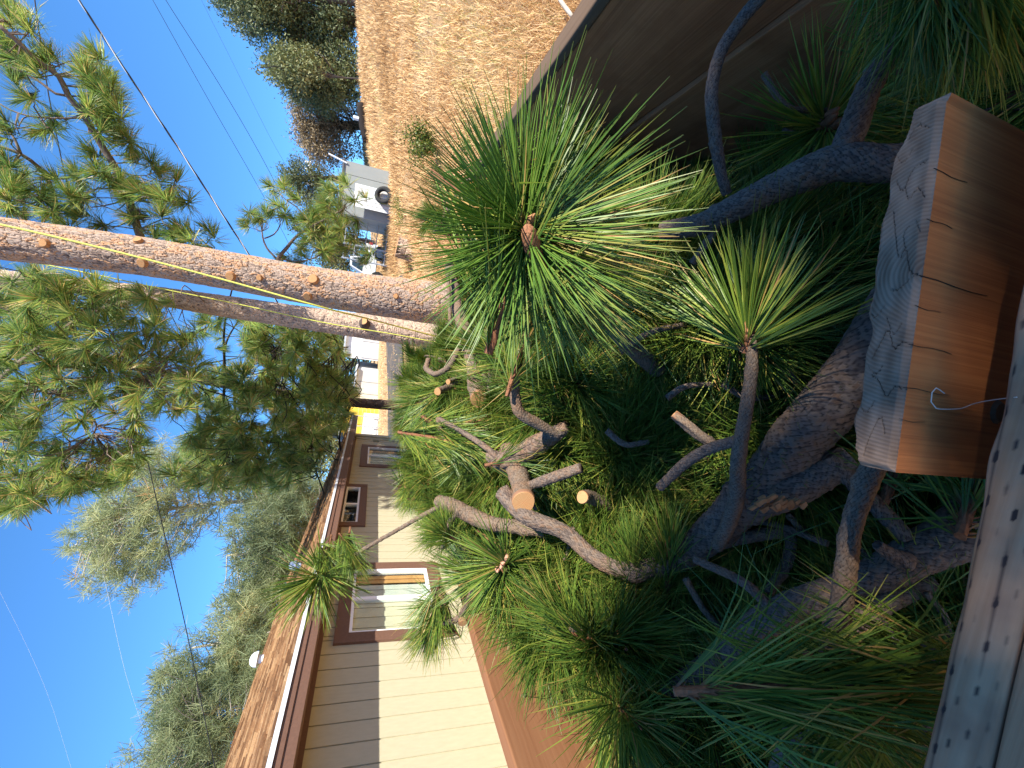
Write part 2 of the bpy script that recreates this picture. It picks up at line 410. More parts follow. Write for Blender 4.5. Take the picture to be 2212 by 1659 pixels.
for ci in range(nc):
    s0 = -.02 + ci * (SL / nc); yy = YR0 - rng.uniform(0, .3)
    while yy < YR1:
        wd = rng.uniform(.14, .34); th = rng.uniform(.012, .026)
        a, bq = max(yy, YR0), min(yy + wd - .006, YR1)
        if bq - a > .02:
            off = rng.uniform(-.012, .012)
            P = np.array([[s0+off, a, -.004], [s0+off, bq, -.004], [s0+off, bq, th], [s0+off, a, th], [s0 + SL/nc + .05, a, -.008], [s0 + SL/nc + .05, bq, -.008], [s0 + SL/nc + .05, bq, -.002], [s0 + SL/nc + .05, a, -.002]])
            mb.add(P @ Mx[0].T + Mx[1], np.array([[0,1,2,3],[3,2,6,7],[0,3,7,4],[1,5,6,2],[4,7,6,5]]), rng.uniform(0, 1))
        yy += wd
tag(mb.build('shingle', m_sh, house), kind='stuff')
mb = MB(); mb.box((XE - .16, YR0, ZE - .035), (XE + .03, YR1, ZE - .012)); mb.box((XE + .018, YR0, ZE - .05), (XE + .028, YR1, ZE - .0355)); mb.build('drip_edge', M_DRIP, house)
mb = MB(); mb.box((XE - .028, YR0, .195 + CAM_H), (XE, YR1, ZE - .052)); mb.box((XE + .0003, YR0, .28 + CAM_H), (XE + .012, YR1, ZE - .055)); mb.build('fascia', M_TRIM, house)
mb = MB(); mb.box((HW - .2, YR0, .202 + CAM_H), (XE - .0285, YR1, .222 + CAM_H)); mb.build('soffit', M_TRIM, house)
mb = MB(); mb.box((HW + .0005, YR0 + .3, .155 + CAM_H), (HW + .018, 7.56, .2015 + CAM_H)); mb.box((HW + .0005, 9.57, .155 + CAM_H), (HW + .018, Y1 - .1, .2015 + CAM_H)); mb.build('frieze_board', M_TRIM, house)
# gable end triangle and rake board
zt = ZE - .02
mb = MB(); mb.add([[HW - .02, Y1 + .02, ZT], [XR, Y1 + .02, ZR - .06], [XR - 4.4, Y1 + .02, ZT], [HW - .02, Y1 + .0, ZT], [XR, Y1, ZR - .06], [XR - 4.4, Y1, ZT]], [np.array([[0, 1, 2], [5, 4, 3]])]); mb.build('gable', M_SID, house)
mb = MB(); mb.bar((XE + .01, YR1 + .012, ZE - .08), (XR, YR1 + .012, ZR - .08), .024, .15); mb.build('rake_board', M_TRIM, house)

m_gl, nt, b = new_mat('window_glass', .02, .5)
tr = node(nt, 'ShaderNodeBsdfTransparent', {'Color': (.86, .90, .88)}); gl = node(nt, 'ShaderNodeBsdfGlossy', {'Roughness': .015})
fc = node(nt, 'ShaderNodeLayerWeight', {'Blend': .5}).outputs['Facing']; fa = math_n(nt, 'ADD', math_n(nt, 'MULTIPLY', math_n(nt, 'POWER', fc, 4.0), .5), .03)
nt.links.new(node(nt, 'ShaderNodeMixShader', {0: fa, 1: tr.outputs[0], 2: gl.outputs[0]}).outputs[0], nt.nodes['Material Output'].inputs[0])
m_scr, nt, b = new_mat('insect_screen', .8, .2)
b.inputs['Base Color'].default_value = (.42, .37, .30, 1)
tr = node(nt, 'ShaderNodeBsdfTransparent'); nt.links.new(node(nt, 'ShaderNodeMixShader', {0: .22, 1: tr.outputs[0], 2: b.outputs[0]}).outputs[0], nt.nodes['Material Output'].inputs[0])
M_BLIND = plain('blind_slat', (.82, .72, .55), .06, 6, .7)
M_CURT = plain('orange_curtain', (.72, .36, .14), .15, 20, .8, stretch=(3, 3, .2))
M_CURT_W = plain('pale_curtain', (.74, .72, .66), .06, 12, .8)
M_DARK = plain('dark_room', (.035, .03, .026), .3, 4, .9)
def window(y0, y1, z0, z1, ym, tw, far_curtain, trim_sides=True):
    mb = MB(); e = .036; xf = HW + .02
    mb.box((HW - .05, y0, z0), (xf, y0 + e, z1)); mb.box((HW - .05, y1 - e, z0), (xf, y1, z1))
    mb.box((HW - .05, y0 + e, z0), (xf, y1 - e, z0 + e)); mb.box((HW - .05, y0 + e, z1 - e), (xf, y1 - e, z1))
    mb.box((HW - .045, ym - .028, z0 + e), (xf - .004, ym + .028, z1 - e))
    fr = mb.build('window', M_WHITE, house)
    t = MB(); xt = HW + .034
    t.box((HW + .0012, y0 - tw, z0 - tw), (xt, y0 - .001, z1 + tw)); t.box((HW + .0012, y1 + .001, z0 - tw), (xt, y1 + tw, z1 + tw))
    t.box((HW + .0012, y0 - .001, z0 - tw), (xt - .003, y1 + .001, z0 - .001)); 
    if tw + z1 < ZT + .02: t.box((HW + .0012, y0 - .001, z1 + .001), (xt - .003, y1 + .001, z1 + tw))
    V = np.concatenate(t.V) - np.array(house.location)
    def sub(mbx, nm, mt):
        V = np.concatenate(mbx.V) - np.array(house.location)
        return link(nm, mesh_np(nm, V, [np.concatenate(f) for f in mbx.F.values()], [mt]), fr)
    sub(t, 'trim', M_TRIM)
    p = MB(); p.box((HW - .012, y0 + e, z0 + e), (HW - .008, ym - .028, z1 - e)); sub(p, 'pane', m_gl)
    p = MB(); p.box((HW - .028, ym + .028, z0 + e), (HW - .024, y1 - e, z1 - e)); sub(p, 'pane', m_gl)
    if far_curtain:
        k = int((y1 - y0) / .095)
        for i in range(k):                    # vertical blind slats behind the glass, the far third drawn back to a curtain
            ya = y0 + (y1 - y0) * i / k
            if ya > ym + .55 * (y1 - ym): continue
            p = MB(); p.box((HW - .065 - .012 * (i % 2), ya, z0 + .01), (HW - .06 - .012 * (i % 2), ya + .1, z1 - .01)); sub(p, 'blind_slat', M_BLIND if ya < ym else M_CURT_W)
        p = MB()
        for i in range(4):
            ya = y1 - .22 + .05 * i; p.box((HW - .075 - .015 * (i % 2), ya, z0 + .01), (HW - .068 - .015 * (i % 2), ya + .055, z1 - .01))
        sub(p, 'curtain', M_CURT)
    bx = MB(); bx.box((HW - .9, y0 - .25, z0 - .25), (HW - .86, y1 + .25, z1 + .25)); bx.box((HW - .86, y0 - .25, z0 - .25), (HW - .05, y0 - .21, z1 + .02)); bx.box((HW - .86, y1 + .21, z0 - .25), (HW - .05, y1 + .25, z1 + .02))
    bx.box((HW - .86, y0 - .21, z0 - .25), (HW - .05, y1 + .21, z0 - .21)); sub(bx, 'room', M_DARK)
    return fr
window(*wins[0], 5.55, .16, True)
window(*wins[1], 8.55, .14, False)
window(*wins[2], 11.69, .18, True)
# meters and pipes at the far corner, vents and mast on the roof
mb = MB(); mb.tube([(HW + .05, 13.35, -.5), (HW + .05, 13.35, ZT)], .025, 8); mb.tube([(HW + .05, 13.05, 1.0), (HW + .05, 13.05, ZT)], .014, 8); mb.build('conduit', M_SID, house, smooth=True)
mb = MB(); mb.box((HW + .0015, 13.2, .55), (HW + .14, 13.5, .95)); mb.build('meter_box', plain('meter_box', (.55, .55, .53), .1), house, bevel=.01)
mb = MB(); mb.box((HW + .0015, 13.25, .05), (HW + .12, 13.42, .30)); mb.build('junction_box', M_SID, house, bevel=.01); mb = MB(); mb.box((HW + .0015, 13.02, 1.25), (HW + .07, 13.09, 1.42)); mb.build('junction_box', M_SID, house, bevel=.01)
mb = MB(); mb.box((HW + .0015, 9.5, .22), (HW + .012, 10.2, .27)); mb.box((HW + .0015, 9.45, .02), (HW + .012, 10.3, .07)); mb.build('siding_vent', plain('siding_vent', (.30, .27, .22)), house)
def dome(px, py, r, h, nm, mt):
    r_ = ray(px, py); 
    # meet the roof plane
    n = nrm; t = (n.dot(np.array([XE, 0, ZE]) - C0)) / n.dot(r_); p = C0 + r_ * t
    if t < 0 or p[1] > 14 or p[1] < 0: p = C0 + r_ * (-5.3 / r_[0])
    return p
M_VENT = plain('vent_white', (.82, .83, .84), .04, 10, .35, .5)
def roof_pt(y, s): return np.array([XE, y, ZE]) + sl * s
def vent(y, s, r, h, nm='roof_vent'):
    p = roof_pt(y, s); mb = MB(); mb.tube([p - [0, 0, .08], p + [0, 0, h * .45]], r * .55, 16)
    k = 20; prof = [(r, h*.42), (r*1.0, h*.5), (r*.92, h*.72), (r*.65, h*.92), (r*.3, h), (.002, h*1.02)]
    a = np.arange(k) / k * 2 * math.pi
    V = np.concatenate([np.stack([p[0] + q*np.cos(a), p[1] + q*np.sin(a), np.full(k, p[2] + z)], -1) for q, z in prof])
    mb.add(V, grid_faces(len(prof), k)); return mb.build(nm, M_VENT, house, smooth=True)
# dome vent, small turbine vent, service mast (placed along the roof where the photograph shows them)
def y_on(px, py, X): return atX(px, py, X)[1]
vent(y_on(576, 1420, -7.4), 4.25, .145, .25)
vent(y_on(655, 1222, -5.2), 1.95, .10, .22, 'roof_vent')
pm = atX(742, 945, -3.75); mb = MB()
mb.tube([(pm[0], pm[1], ZE - .1), (pm[0], pm[1], pm[2] + .18)], .035, 10); mb.tube([(pm[0], pm[1], pm[2] + .10), (pm[0], pm[1] + .1, pm[2] + .28), (pm[0] + .12, pm[1] + .12, pm[2] + .22)], .05, 8, step=.04)
mb.tube([(pm[0] - .12, pm[1], pm[2] + .05), (pm[0] + .14, pm[1], pm[2] + .05)], .03, 8)
mb.build('service_mast', M_DRIP, house, smooth=True)
MAST = pm + np.array([.12, .0, .1])

# ------------------------------------------------------------------ trailer
trailer = empty('utility_trailer', (0, 1.8, .55), 'wooden sided utility trailer heaped with cut pine boughs', 'trailer')
XWR, XWL, ZW = .83, -.97, CAM_H - .415
ZD = .52                                   # deck
def wobble_board(lo, hi, name, mat, axis, seed, bevel=.004, parent=trailer, amp=.004):
    """a plank cut into short lengths along its axis so that edges run slightly uneven"""
    n = max(2, int((hi[axis] - lo[axis]) / .06))
    oth = [i for i in range(3) if i != axis]
    t = np.linspace(lo[axis], hi[axis], n + 1)
    cs = [(lo[oth[0]], lo[oth[1]]), (hi[oth[0]], lo[oth[1]]), (hi[oth[0]], hi[oth[1]]), (lo[oth[0]], hi[oth[1]])]
    V = np.zeros((n + 1, 4, 3))
    for c, (a, b_) in enumerate(cs):
        V[:, c, axis] = t
        V[:, c, oth[0]] = a + amp * (vnoise(t * 5 + c * 9, t * 0 + seed, 1) - .5); V[:, c, oth[1]] = b_ + amp * (vnoise(t * 4 + c * 5, t * 0 + seed, 4) - .5)
    F = [grid_faces(n + 1, 4), np.array([[3, 2, 1, 0]]), np.array([[n*4 + 0, n*4 + 1, n*4 + 2, n*4 + 3]])]
    me = mesh_np(name, V.reshape(-1, 3) - np.array(parent.location), F, [mat])
    bm_ = None
    o = link(name, me, parent)
    b = o.modifiers.new('bevel', 'BEVEL'); b.width = bevel; b.segments = 2; b.limit_method = 'ANGLE'
    wn_ = o.modifiers.new('n', 'WEIGHTED_NORMAL')
    return o
YR_END = 4.28
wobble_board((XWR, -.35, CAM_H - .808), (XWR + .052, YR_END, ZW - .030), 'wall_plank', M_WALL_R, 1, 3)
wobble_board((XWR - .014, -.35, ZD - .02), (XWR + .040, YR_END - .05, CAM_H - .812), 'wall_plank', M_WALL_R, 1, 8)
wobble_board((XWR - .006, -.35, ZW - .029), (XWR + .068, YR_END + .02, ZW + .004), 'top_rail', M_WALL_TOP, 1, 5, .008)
wobble_board((XWR + .053, 2.1, ZD - .1), (XWR + .10, 2.22, ZW - .08), 'side_post', M_WALL_R, 2, 4)
wobble_board((XWR + .053, .6, ZD - .1), (XWR + .10, .72, ZW - .08), 'side_post', M_WALL_R, 2, 6)
YL_END = 1.50
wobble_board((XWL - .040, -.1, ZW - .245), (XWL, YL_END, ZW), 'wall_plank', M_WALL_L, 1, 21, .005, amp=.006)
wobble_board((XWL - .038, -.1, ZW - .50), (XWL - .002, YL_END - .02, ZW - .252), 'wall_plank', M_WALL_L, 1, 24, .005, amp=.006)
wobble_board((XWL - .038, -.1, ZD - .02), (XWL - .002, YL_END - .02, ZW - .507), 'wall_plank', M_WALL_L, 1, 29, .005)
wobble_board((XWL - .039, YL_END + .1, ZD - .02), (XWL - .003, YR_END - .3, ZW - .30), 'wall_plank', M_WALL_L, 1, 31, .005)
for i in range(9):
    xa = XWL + i * .2 + .005
    wobble_board((xa, .12, ZD - .06), (min(xa + .19, XWR - .003), YR_END, ZD - .022), 'deck_board', M_DECK, 1, 40 + i)
# front board: its upper edge with the incising marks of treated lumber is real relief
fy0, fy1, fz = .1425, .1725, CAM_H - .405; YAW = .0605
nx, ny = 560, 16
xs = np.linspace(-1.02, .9, nx); ts = np.linspace(0, 1, ny)
XX, TT = np.meshgrid(xs, ts)
rows = np.zeros_like(XX); 
for ri in range(4):
    tc = .13 + .25 * ri + .02 * np.sin(XX * 9 + ri * 2)
    sp = .030; k = (XX / sp + .37 * ri + .13 * np.floor(ri / 2)) % 1
    slot = np.exp(-((TT - tc) / .022) ** 2) * (sstep(.10, .18, k) * (1 - sstep(.32, .44, k))) * (.6 + .4 * hash2(np.floor(XX / sp), XX * 0 + ri))
    line = .38 * np.exp(-((TT - tc) / .016) ** 2) * sstep(.45, .6, vnoise(XX * 14 + ri * 7, TT * 0 + ri, 3))
    rows = np.maximum(rows, np.maximum(slot, line))
edge = .004 * (vnoise(XX * 30, TT * 0) - .5)
rnd_e = .006 * (sstep(.86, 1, TT) ** 2 + sstep(.14, 0, TT) ** 2 )
Vt = np.stack([XX, fy0 + (fy1 - fy0) * TT + edge * (TT > .9), fz + .002 * vnoise(XX * 6, TT * 4) - rows * .0016 - rnd_e * .6], -1)
Vt[..., 1] += YAW * XX
low = Vt[-1:].copy(); low[..., 2] = fz - .19; low[..., 1] += .001
lowf = Vt[:1].copy(); lowf[..., 2] = fz - .19
Vf = np.concatenate([lowf, Vt, low]).reshape(-1, 3)
m_fr, nt, b = new_mat('incised_plank', .85, .2)
co = coords(nt, (1.2, 60, 60), True)
n1 = noise(nt, co, 1.5, 6, .6); n2 = noise(nt, coords(nt, (1, 1, 1), True), 9, 4)
c = ramp(nt, n1, [(.3, (.27, .14, .072)), (.6, (.38, .22, .125))])
c = mixc(nt, ramp(nt, n2, [(.42, 0.0), (.6, .75)]), c, (.17, .085, .055))
c = mixc(nt, ramp(nt, attr(nt, 'h'), [(.08, 0.0), (.5, .97)]), c, (.03, .02, .018))
nt.links.new(c, b.inputs['Base Color']); bump(nt, b, n1, .25, .003)
hh = np.concatenate([np.zeros((1, nx)), rows, np.zeros((1, nx))]).ravel()
link('front_plank', mesh_np('front_plank', Vf - np.array(trailer.location), [grid_faces(ny + 2, nx, False)[:, ::-1]], [m_fr], {'h': hh}, smooth=True), trailer)
o = wobble_board((-1.02, .085, fz - .20), (.9, .141, fz - .002), 'front_plank', M_FRONT, 0, 50, .003)
for v in o.data.vertices: v.co.y += YAW * v.co.x
# the short upright stake in the front corner: weathered end grain on top, sawn face below
sA, sB = atZ(1927, 255, -.372), atZ(1838, 940, -.372)
sC, sD = atZ(2040, 200, -.372), atZ(1927, 1020, -.372)
eu = (sD - sC); SLn = float(np.linalg.norm(eu)); eu /= SLn
ev = (sA - sC) - eu * (sA - sC).dot(eu); SW = float(np.linalg.norm(ev)); ev /= SW
ez = np.array([0, 0, 1.0])
nx, ny = 300, 56
Uu, Vv = np.meshgrid(np.linspace(0, 1, nx), np.linspace(0, 1, ny))
# growth rings: arcs about a centre off the near edge
cx, cy = .47, -.25
dr = np.hypot((Uu - cx) * SLn, (Vv - cy) * SW * 1.0 + .004 * (vnoise(Uu * 14, Vv * 3) - .5))
ring = .5 + .5 * np.sin(dr * 2 * math.pi / .0030 + 1.2 * vnoise(Uu * 9, Vv * 2, 5))
crack = np.zeros_like(Uu)
def crackline(pts, wid):
    global crack
    P = np.array(pts, float)
    for (a, b_) in zip(P[:-1], P[1:]):
        A = np.array([a[0] * SLn, a[1] * SW]); B = np.array([b_[0] * SLn, b_[1] * SW]); d_ = B - A; L = d_.dot(d_)
        t = np.clip(((Uu * SLn - A[0]) * d_[0] + (Vv * SW - A[1]) * d_[1]) / L, 0, 1)
        dist = np.hypot(Uu * SLn - A[0] - t * d_[0], Vv * SW - A[1] - t * d_[1])
        crack = np.maximum(crack, np.exp(-(dist / wid) ** 2))
for p_, w_ in [([(.48, 0), (.46, .2), (.40, .33), (.42, .45), (.33, .62), (.28, .70)], .0016), ([(.40, .33), (.36, .42), (.335, .30)], .0012), ([(.47, .05), (.51, .38), (.505, .52)], .0012),
               ([(.66, .0), (.655, .16), (.67, .3), (.62, .46), (.66, .60), (.70, .72)], .0014), ([(.78, .0), (.775, .18), (.80, .32), (.76, .52), (.745, .68)], .0014),
               ([(.60, .2), (.63, .34), (.58, .55)], .001), ([(.90, .25), (.86, .38), (.92, .55), (.97, .62)], .0013), ([(.17, .15), (.18, .4), (.23, .55), (.20, .72)], .0014),
               ([(.12, .45), (.15, .62), (.13, .8)], .001), ([(.27, .1), (.24, .25), (.26, .42), (.22, .52)], .0012), ([(.36, .1), (.33, .2)], .001), ([(.71, .45), (.74, .58), (.72, .8)], .001), ([(.82, .55), (.85, .7), (.83, .9)], .001), ([(.55, .6), (.58, .78), (.56, .95)], .0009), ([(.08, .2), (.06, .42), (.09, .6)], .001)]:
    crackline([(q[0] + .004 * math.sin(k * 2.3 + q[1] * 31), q[1]) for k, q in enumerate(spline(np.array([(a, b_, 0) for a, b_ in p_]), .035)[:, :2])], w_ * .21)
# worn, rounded outline
ein = np.minimum.reduce([Uu * SLn, (1 - Uu) * SLn, Vv * SW, (1 - Vv) * SW])
far_wear = .006 * (vnoise(Uu * 16, Vv * 0, 7)) * sstep(.62, 1, Vv)
corner = .030 * sstep(.86, 1, 1 - Uu) * sstep(.45, 1, Vv) + .02 * sstep(.95, 1, Uu) * sstep(.7, 1, Vv)
H = .0006 * ring - .0016 * crack - .004 * (1 - sstep(0, .004, ein)) - .4 * far_wear * 0
base = sC
Pt = base + Uu[..., None] * eu * SLn + Vv[..., None] * ev * (SW) + H[..., None] * ez
Pt -= (corner + far_wear)[..., None] * ev * (Vv[..., None] ** 2)
grow = .35 + .65 * ring * .9
nzz = vnoise(Uu * 22, Vv * 6, 9)
tone = np.clip(.35 * ring + .65 * nzz, 0, 1)
Vs = Pt.reshape(-1, 3)
# skirt downwards
ring_idx = np.concatenate([np.arange(nx), np.arange(1, ny) * nx + nx - 1, (ny - 1) * nx + np.arange(nx - 2, -1, -1), np.arange(ny - 2, 0, -1) * nx])
sk0 = Vs[ring_idx].copy(); sk = sk0.copy(); sk[:, 2] = ZD - .02
m_eg, nt, b = new_mat('end_grain', .9, .15)
c = ramp(nt, attr(nt, 'rnd'), [(0, (.125, .072, .044)), (.5, (.215, .135, .088)), (1, (.31, .205, .14))])
n2 = noise(nt, coords(nt, (1, 1, 1), True), 26, 5)
c = mixc(nt, ramp(nt, n2, [(.5, 0.0), (.68, .55)]), c, (.26, .175, .12))
c = mixc(nt, ramp(nt, attr(nt, 'h'), [(.25, 0.0), (.8, .85)]), c, (.03, .02, .015))
nt.links.new(c, b.inputs['Base Color'])
stake = link('stake', mesh_np('stake', np.concatenate([sk0, sk]) - np.array(trailer.location), [grid_faces(2, len(ring_idx))], [M_STAKE]), trailer)
link('end_grain', mesh_np('end_grain', Vs - np.array(trailer.location), [grid_faces(ny, nx, False)], [m_eg], {'rnd': tone.ravel(), 'h': crack.ravel()}, smooth=True), stake)
# drying checks run down from the top edge on the sawn face, and two knots
dc_m = plain('crack_dark', (.02, .012, .008), .1); nf = np.cross(eu, ez); nf = nf if nf[1] < 0 else -nf
for u_, L_, w_ in [(.48, .085, .0022), (.66, .05, .0012), (.775, .055, .0018), (.33, .03, .0008), (.20, .04, .0009), (.56, .03, .0008), (.86, .03, .0008)]:
    mb = MB(); p0 = base + eu * SLn * u_ - nf * .0004; pts = []
    for k in range(5):
        pts.append(p0 + eu * .0007 * math.sin(k * 1.7 + u_ * 20) - ez * (L_ * k / 4 - .0005) + nf * .0006)
    for a, b_, i in zip(pts[:-1], pts[1:], range(4)): mb.bar(a, b_, w_ * .26 * (1 - i * .2), .0008)
    V = np.concatenate(mb.V) - np.array(trailer.location)
    link('drying_crack', mesh_np('drying_crack', V, [np.concatenate(f) for f in mb.F.values()], [dc_m]), stake)
for u_, z_, r_ in ((.80, .12, .011), (.96, .13, .008)):
    c_ = base + eu * SLn * u_ - ez * z_ + nf * .001; mb = MB(); mb.tube([c_ - nf * .002, c_ + nf * .0015], [r_, r_ * .7], 12)
    link('knot', mesh_np('knot', np.concatenate(mb.V) - np.array(trailer.location), [np.concatenate(f) for f in mb.F.values()], [plain('knot_wood', (.10, .06, .035), .3, 80)]), stake)
# pale thread caught on the stake
pl = [(2040, 850), (2022, 838), (2013, 848), (2011, 868), (2022, 882), (2050, 884), (2078, 882), (2098, 874), (2120, 868), (2160, 862), (2196, 858)]
tp = []
for i, q in enumerate(pl):
    r = ray(*q); n_ = nf; t = n_.dot(base + nf * .004 - C0) / n_.dot(r); p = C0 + r * t
    if i > 7: p = p * (1 - (i - 7) / 3) + atZ(q[0], q[1], -.40) * ((i - 7) / 3)
    tp.append(p)
mb = MB(); mb.tube(tp, .0004, 6, step=.006)
tag(mb.build('thread', plain('thread', (.62, .50, .40), .1), org=tp[0]), 'thin pale curled thread lying over the stake and front plank', 'thread')

# ------------------------------------------------------------------ needles and branches
def make_tuft(name, seed, n=190, L=.2, stem=.07, lo=12, hi=80, w=.0016, segs=3, sides=3, bend=.12, mat=None, bud=True, gold=None):
    g_ = np.random.default_rng(seed)
    nf_ = max(1, n // 3); n = nf_ * 3
    s = np.sort(g_.uniform(0, 1, nf_)) ** .8
    th = np.radians(np.clip(hi + (lo - hi) * s + g_.normal(0, 9, nf_), 3, 115)); ph = g_.uniform(0, 2*math.pi, nf_)
    s, th, ph = np.repeat(s, 3), np.repeat(th, 3) + np.radians(g_.normal(0, 3.2, n)), np.repeat(ph, 3) + np.radians(g_.normal(0, 4.5, n))
    d0 = np.stack([np.sin(th)*np.cos(ph), np.sin(th)*np.sin(ph), np.cos(th)], -1)
    b0 = np.stack([.004*np.cos(ph), .004*np.sin(ph), -stem * (1 - s)], -1)
    Ln = L * g_.uniform(.72, 1.06, n) * (.85 + .15 * np.sin(th))
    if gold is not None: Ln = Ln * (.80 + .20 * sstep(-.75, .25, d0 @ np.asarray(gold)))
    bv = g_.normal(0, 1, (n, 3)); bv -= d0 * (bv * d0).sum(1)[:, None]; bv /= np.linalg.norm(bv, axis=1)[:, None]
    bv = np.repeat(bv[::3], 3, 0)
    bs = np.abs(g_.normal(0, bend, n))
    u = np.cross(d0, [0.12, .3, .95]); u /= np.linalg.norm(u, axis=1)[:, None]; v = np.cross(d0, u)
    tt = np.linspace(0, 1, segs + 1); wid = w * np.interp(tt, [0, .05, .7, 1], [.75, 1, .95, .25])
    V = []; T = []
    for t, wd in zip(tt, wid):
        c = b0 + d0 * (Ln * t)[:, None] + bv * (Ln * bs * t * t)[:, None]
        for k in range(sides):
            a = 2*math.pi * k / sides
            V.append(c + wd * (math.cos(a)*u + math.sin(a)*v) if sides > 2 else c + wd * (1 if k else -1) * u); T.append(np.full(n, t))
    m = (segs + 1) * sides
    V = np.stack(V, 1).reshape(-1, 3); T = np.stack(T, 1).ravel()
    pat = grid_faces(segs + 1, sides, sides > 2)
    F = (pat[None] + (np.arange(n) * m)[:, None, None]).reshape(-1, 4)
    rv = g_.uniform(0, 1, n) ** 1.1
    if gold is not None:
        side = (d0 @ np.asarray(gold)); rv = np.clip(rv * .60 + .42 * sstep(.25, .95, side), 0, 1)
    R = np.repeat(rv, m)
    mats = [mat or M_NEED]; F = [F]; mi = [np.zeros(len(F[0]), int)]
    if bud:
        pr = [(-stem, .0062), (-stem*.6, .0075), (-stem*.3, .0085), (-.004, .0085), (.006, .0095), (.018, .0075), (.03, .003), (.033, .0005)]
        kk = 9
        VV, FF = tube_np([(0, 0, z) for z, _ in pr], [r * (w / .0016) ** .3 for _, r in pr], kk)
        VV = VV * (1 + .12 * g_.normal(0, 1, (len(VV), 1)) * np.array([1, 1, 0]))
        base_n = len(V); V = np.concatenate([V, VV]); T = np.concatenate([T, np.zeros(len(VV))]); R = np.concatenate([R, np.zeros(len(VV))])
        for f in FF: F.append(f + base_n)
        mi += [np.where(np.arange(len(FF[0])) < 3*kk, 1, 2), np.full(1, 1), np.full(1, 2)]
        mats += [M_SHEATH, M_BUD]
        # little scales bristling along the shoot
        q = 60; z = -stem * g_.uniform(0, 1, q); a = g_.uniform(0, 2*math.pi, q); e = np.stack([np.cos(a), np.sin(a), np.full(q, .9)], -1)
        c0 = np.stack([.006*np.cos(a), .006*np.sin(a), z], -1); tn = np.stack([-np.sin(a), np.cos(a), 0*a], -1)
        VV = np.stack([c0 - tn*.0018, c0 + tn*.0018, c0 + e * g_.uniform(.006, .012, q)[:, None]], 1).reshape(-1, 3)
        base_n = len(V); V = np.concatenate([V, VV]); T = np.concatenate([T, np.zeros(3*q)]); R = np.concatenate([R, np.zeros(3*q)])
        F.append(np.arange(3*q).reshape(q, 3) + base_n); mi.append(np.full(q, 1))
    return mesh_np(name, V, F, mats, {'t': T, 'rnd': R}, midx=np.concatenate(mi))

TUFTS = [make_tuft('needle_tuft', 100 + i, n=int(rng.integers(230, 300)), L=rng.uniform(.185, .225), stem=rng.uniform(.06, .12), hi=rng.uniform(60, 90), lo=rng.uniform(8, 22), w=.00120, bend=.17) for i in range(7)]
TUFTS_SWEPT = [make_tuft('needle_tuft', 140 + i, n=290, L=.215, stem=rng.uniform(.13, .22), hi=rng.uniform(32, 46), lo=7, w=.00122, bend=.20) for i in range(4)]   # swept forward along the shoot
def orient(d, roll):
    q = Vector(d).to_track_quat('Z', 'Y'); return (q @ Quaternion((0, 0, 1), roll))
def put_tuft(parent, pos, d, me=None, scale=1.0, roll=None, name='needle_tuft'):
    me = me or TUFTS[rng.integers(len(TUFTS))]
    o = link(name, me, parent, Vector(pos) - parent.location)
    o.rotation_mode = 'QUATERNION'; o.rotation_quaternion = orient(d, rng.uniform(0, 6.28) if roll is None else roll); o.scale = (scale,) * 3
    return o

def bark_tube(pts, r, cell=.010, mu=4.6, amp=.40, maxk=96):
    """branch with overlapping bark scales modelled as relief; returns V, F, attributes"""
    P = np.column_stack([np.asarray(pts, float), np.broadcast_to(np.asarray(r, float), (len(pts),))])
    rm = P[:, 3].mean(); n = max(5, int(round(2*math.pi*rm / cell)))
    k = int(min(maxk, n * mu)); Q = spline(P, max(cell * 1.15 / mu, .0012))
    Q[:, :3] += .0 
    T, U, W = frames(Q[:, :3]); m = len(Q)
    ln = np.concatenate([[0], np.cumsum(np.linalg.norm(np.diff(Q[:, :3], axis=0), axis=1))])
    A = np.arange(k) / k
    a, bq = np.meshgrid(A * n, ln / (cell * 1.25))
    a = a + .22 * (vnoise(bq * .7, np.zeros_like(bq) + 3, 2) - .5) * 3
    jx = .9 * (vnoise((a % n) * .9, bq * .9, 3) - .5)
    p_ = a + bq + jx; q_ = a - bq + .9 * (vnoise((a % n) * .8, bq * .8, 8) - .5)
    i = np.floor(p_); j = np.floor(q_); fp = p_ - i; fq = q_ - j
    edge = np.minimum.reduce([fp, 1 - fp, fq, 1 - fq]) * 2
    cel = hash2(i - j, (i + j) % (2 * n), 5)
    up = (fp + 1 - fq) / 2                                   # along the branch inside a scale
    h = sstep(.0, .30, edge) * (.35 + .65 * cel) * (.22 + .78 * up)
    a2 = A * 2 * math.pi
    lump = 1 + .15 * (vnoise(np.cos(a2)[None] * 1.2 + ln[:, None] * 9, np.sin(a2)[None] * 1.2 + 5) - .5)
    g_ = np.random.default_rng(int(abs(P[0, 0] * 7919 + P[0, 1] * 104729)) % 99991); knob = 0 * a
    for _ in range(max(1, int(ln[-1] / .11))):
        z0, a0, sg = g_.uniform(0, ln[-1]), g_.uniform(0, 2*math.pi), rm * g_.uniform(.35, .6)
        knob = knob + rm * g_.uniform(.10, .26) * np.exp(-(((ln[:, None] - z0) ** 2) + (rm * (1 - np.cos(a2[None] - a0)) * 1.6) ** 2) / (2 * sg * sg))
    rr = Q[:, 3:] * lump + knob + (h - .5) * (amp * cell)
    V = Q[:, None, :3] + rr[..., None] * (np.cos(a2)[None, :, None] * U[:, None] + np.sin(a2)[None, :, None] * W[:, None])
    F = [grid_faces(m, k), np.arange(k)[::-1][None], (np.arange(k) + (m - 1) * k)[None]]
    return V.reshape(-1, 3), F, {'h': h.ravel(), 'cel': cel.ravel()}
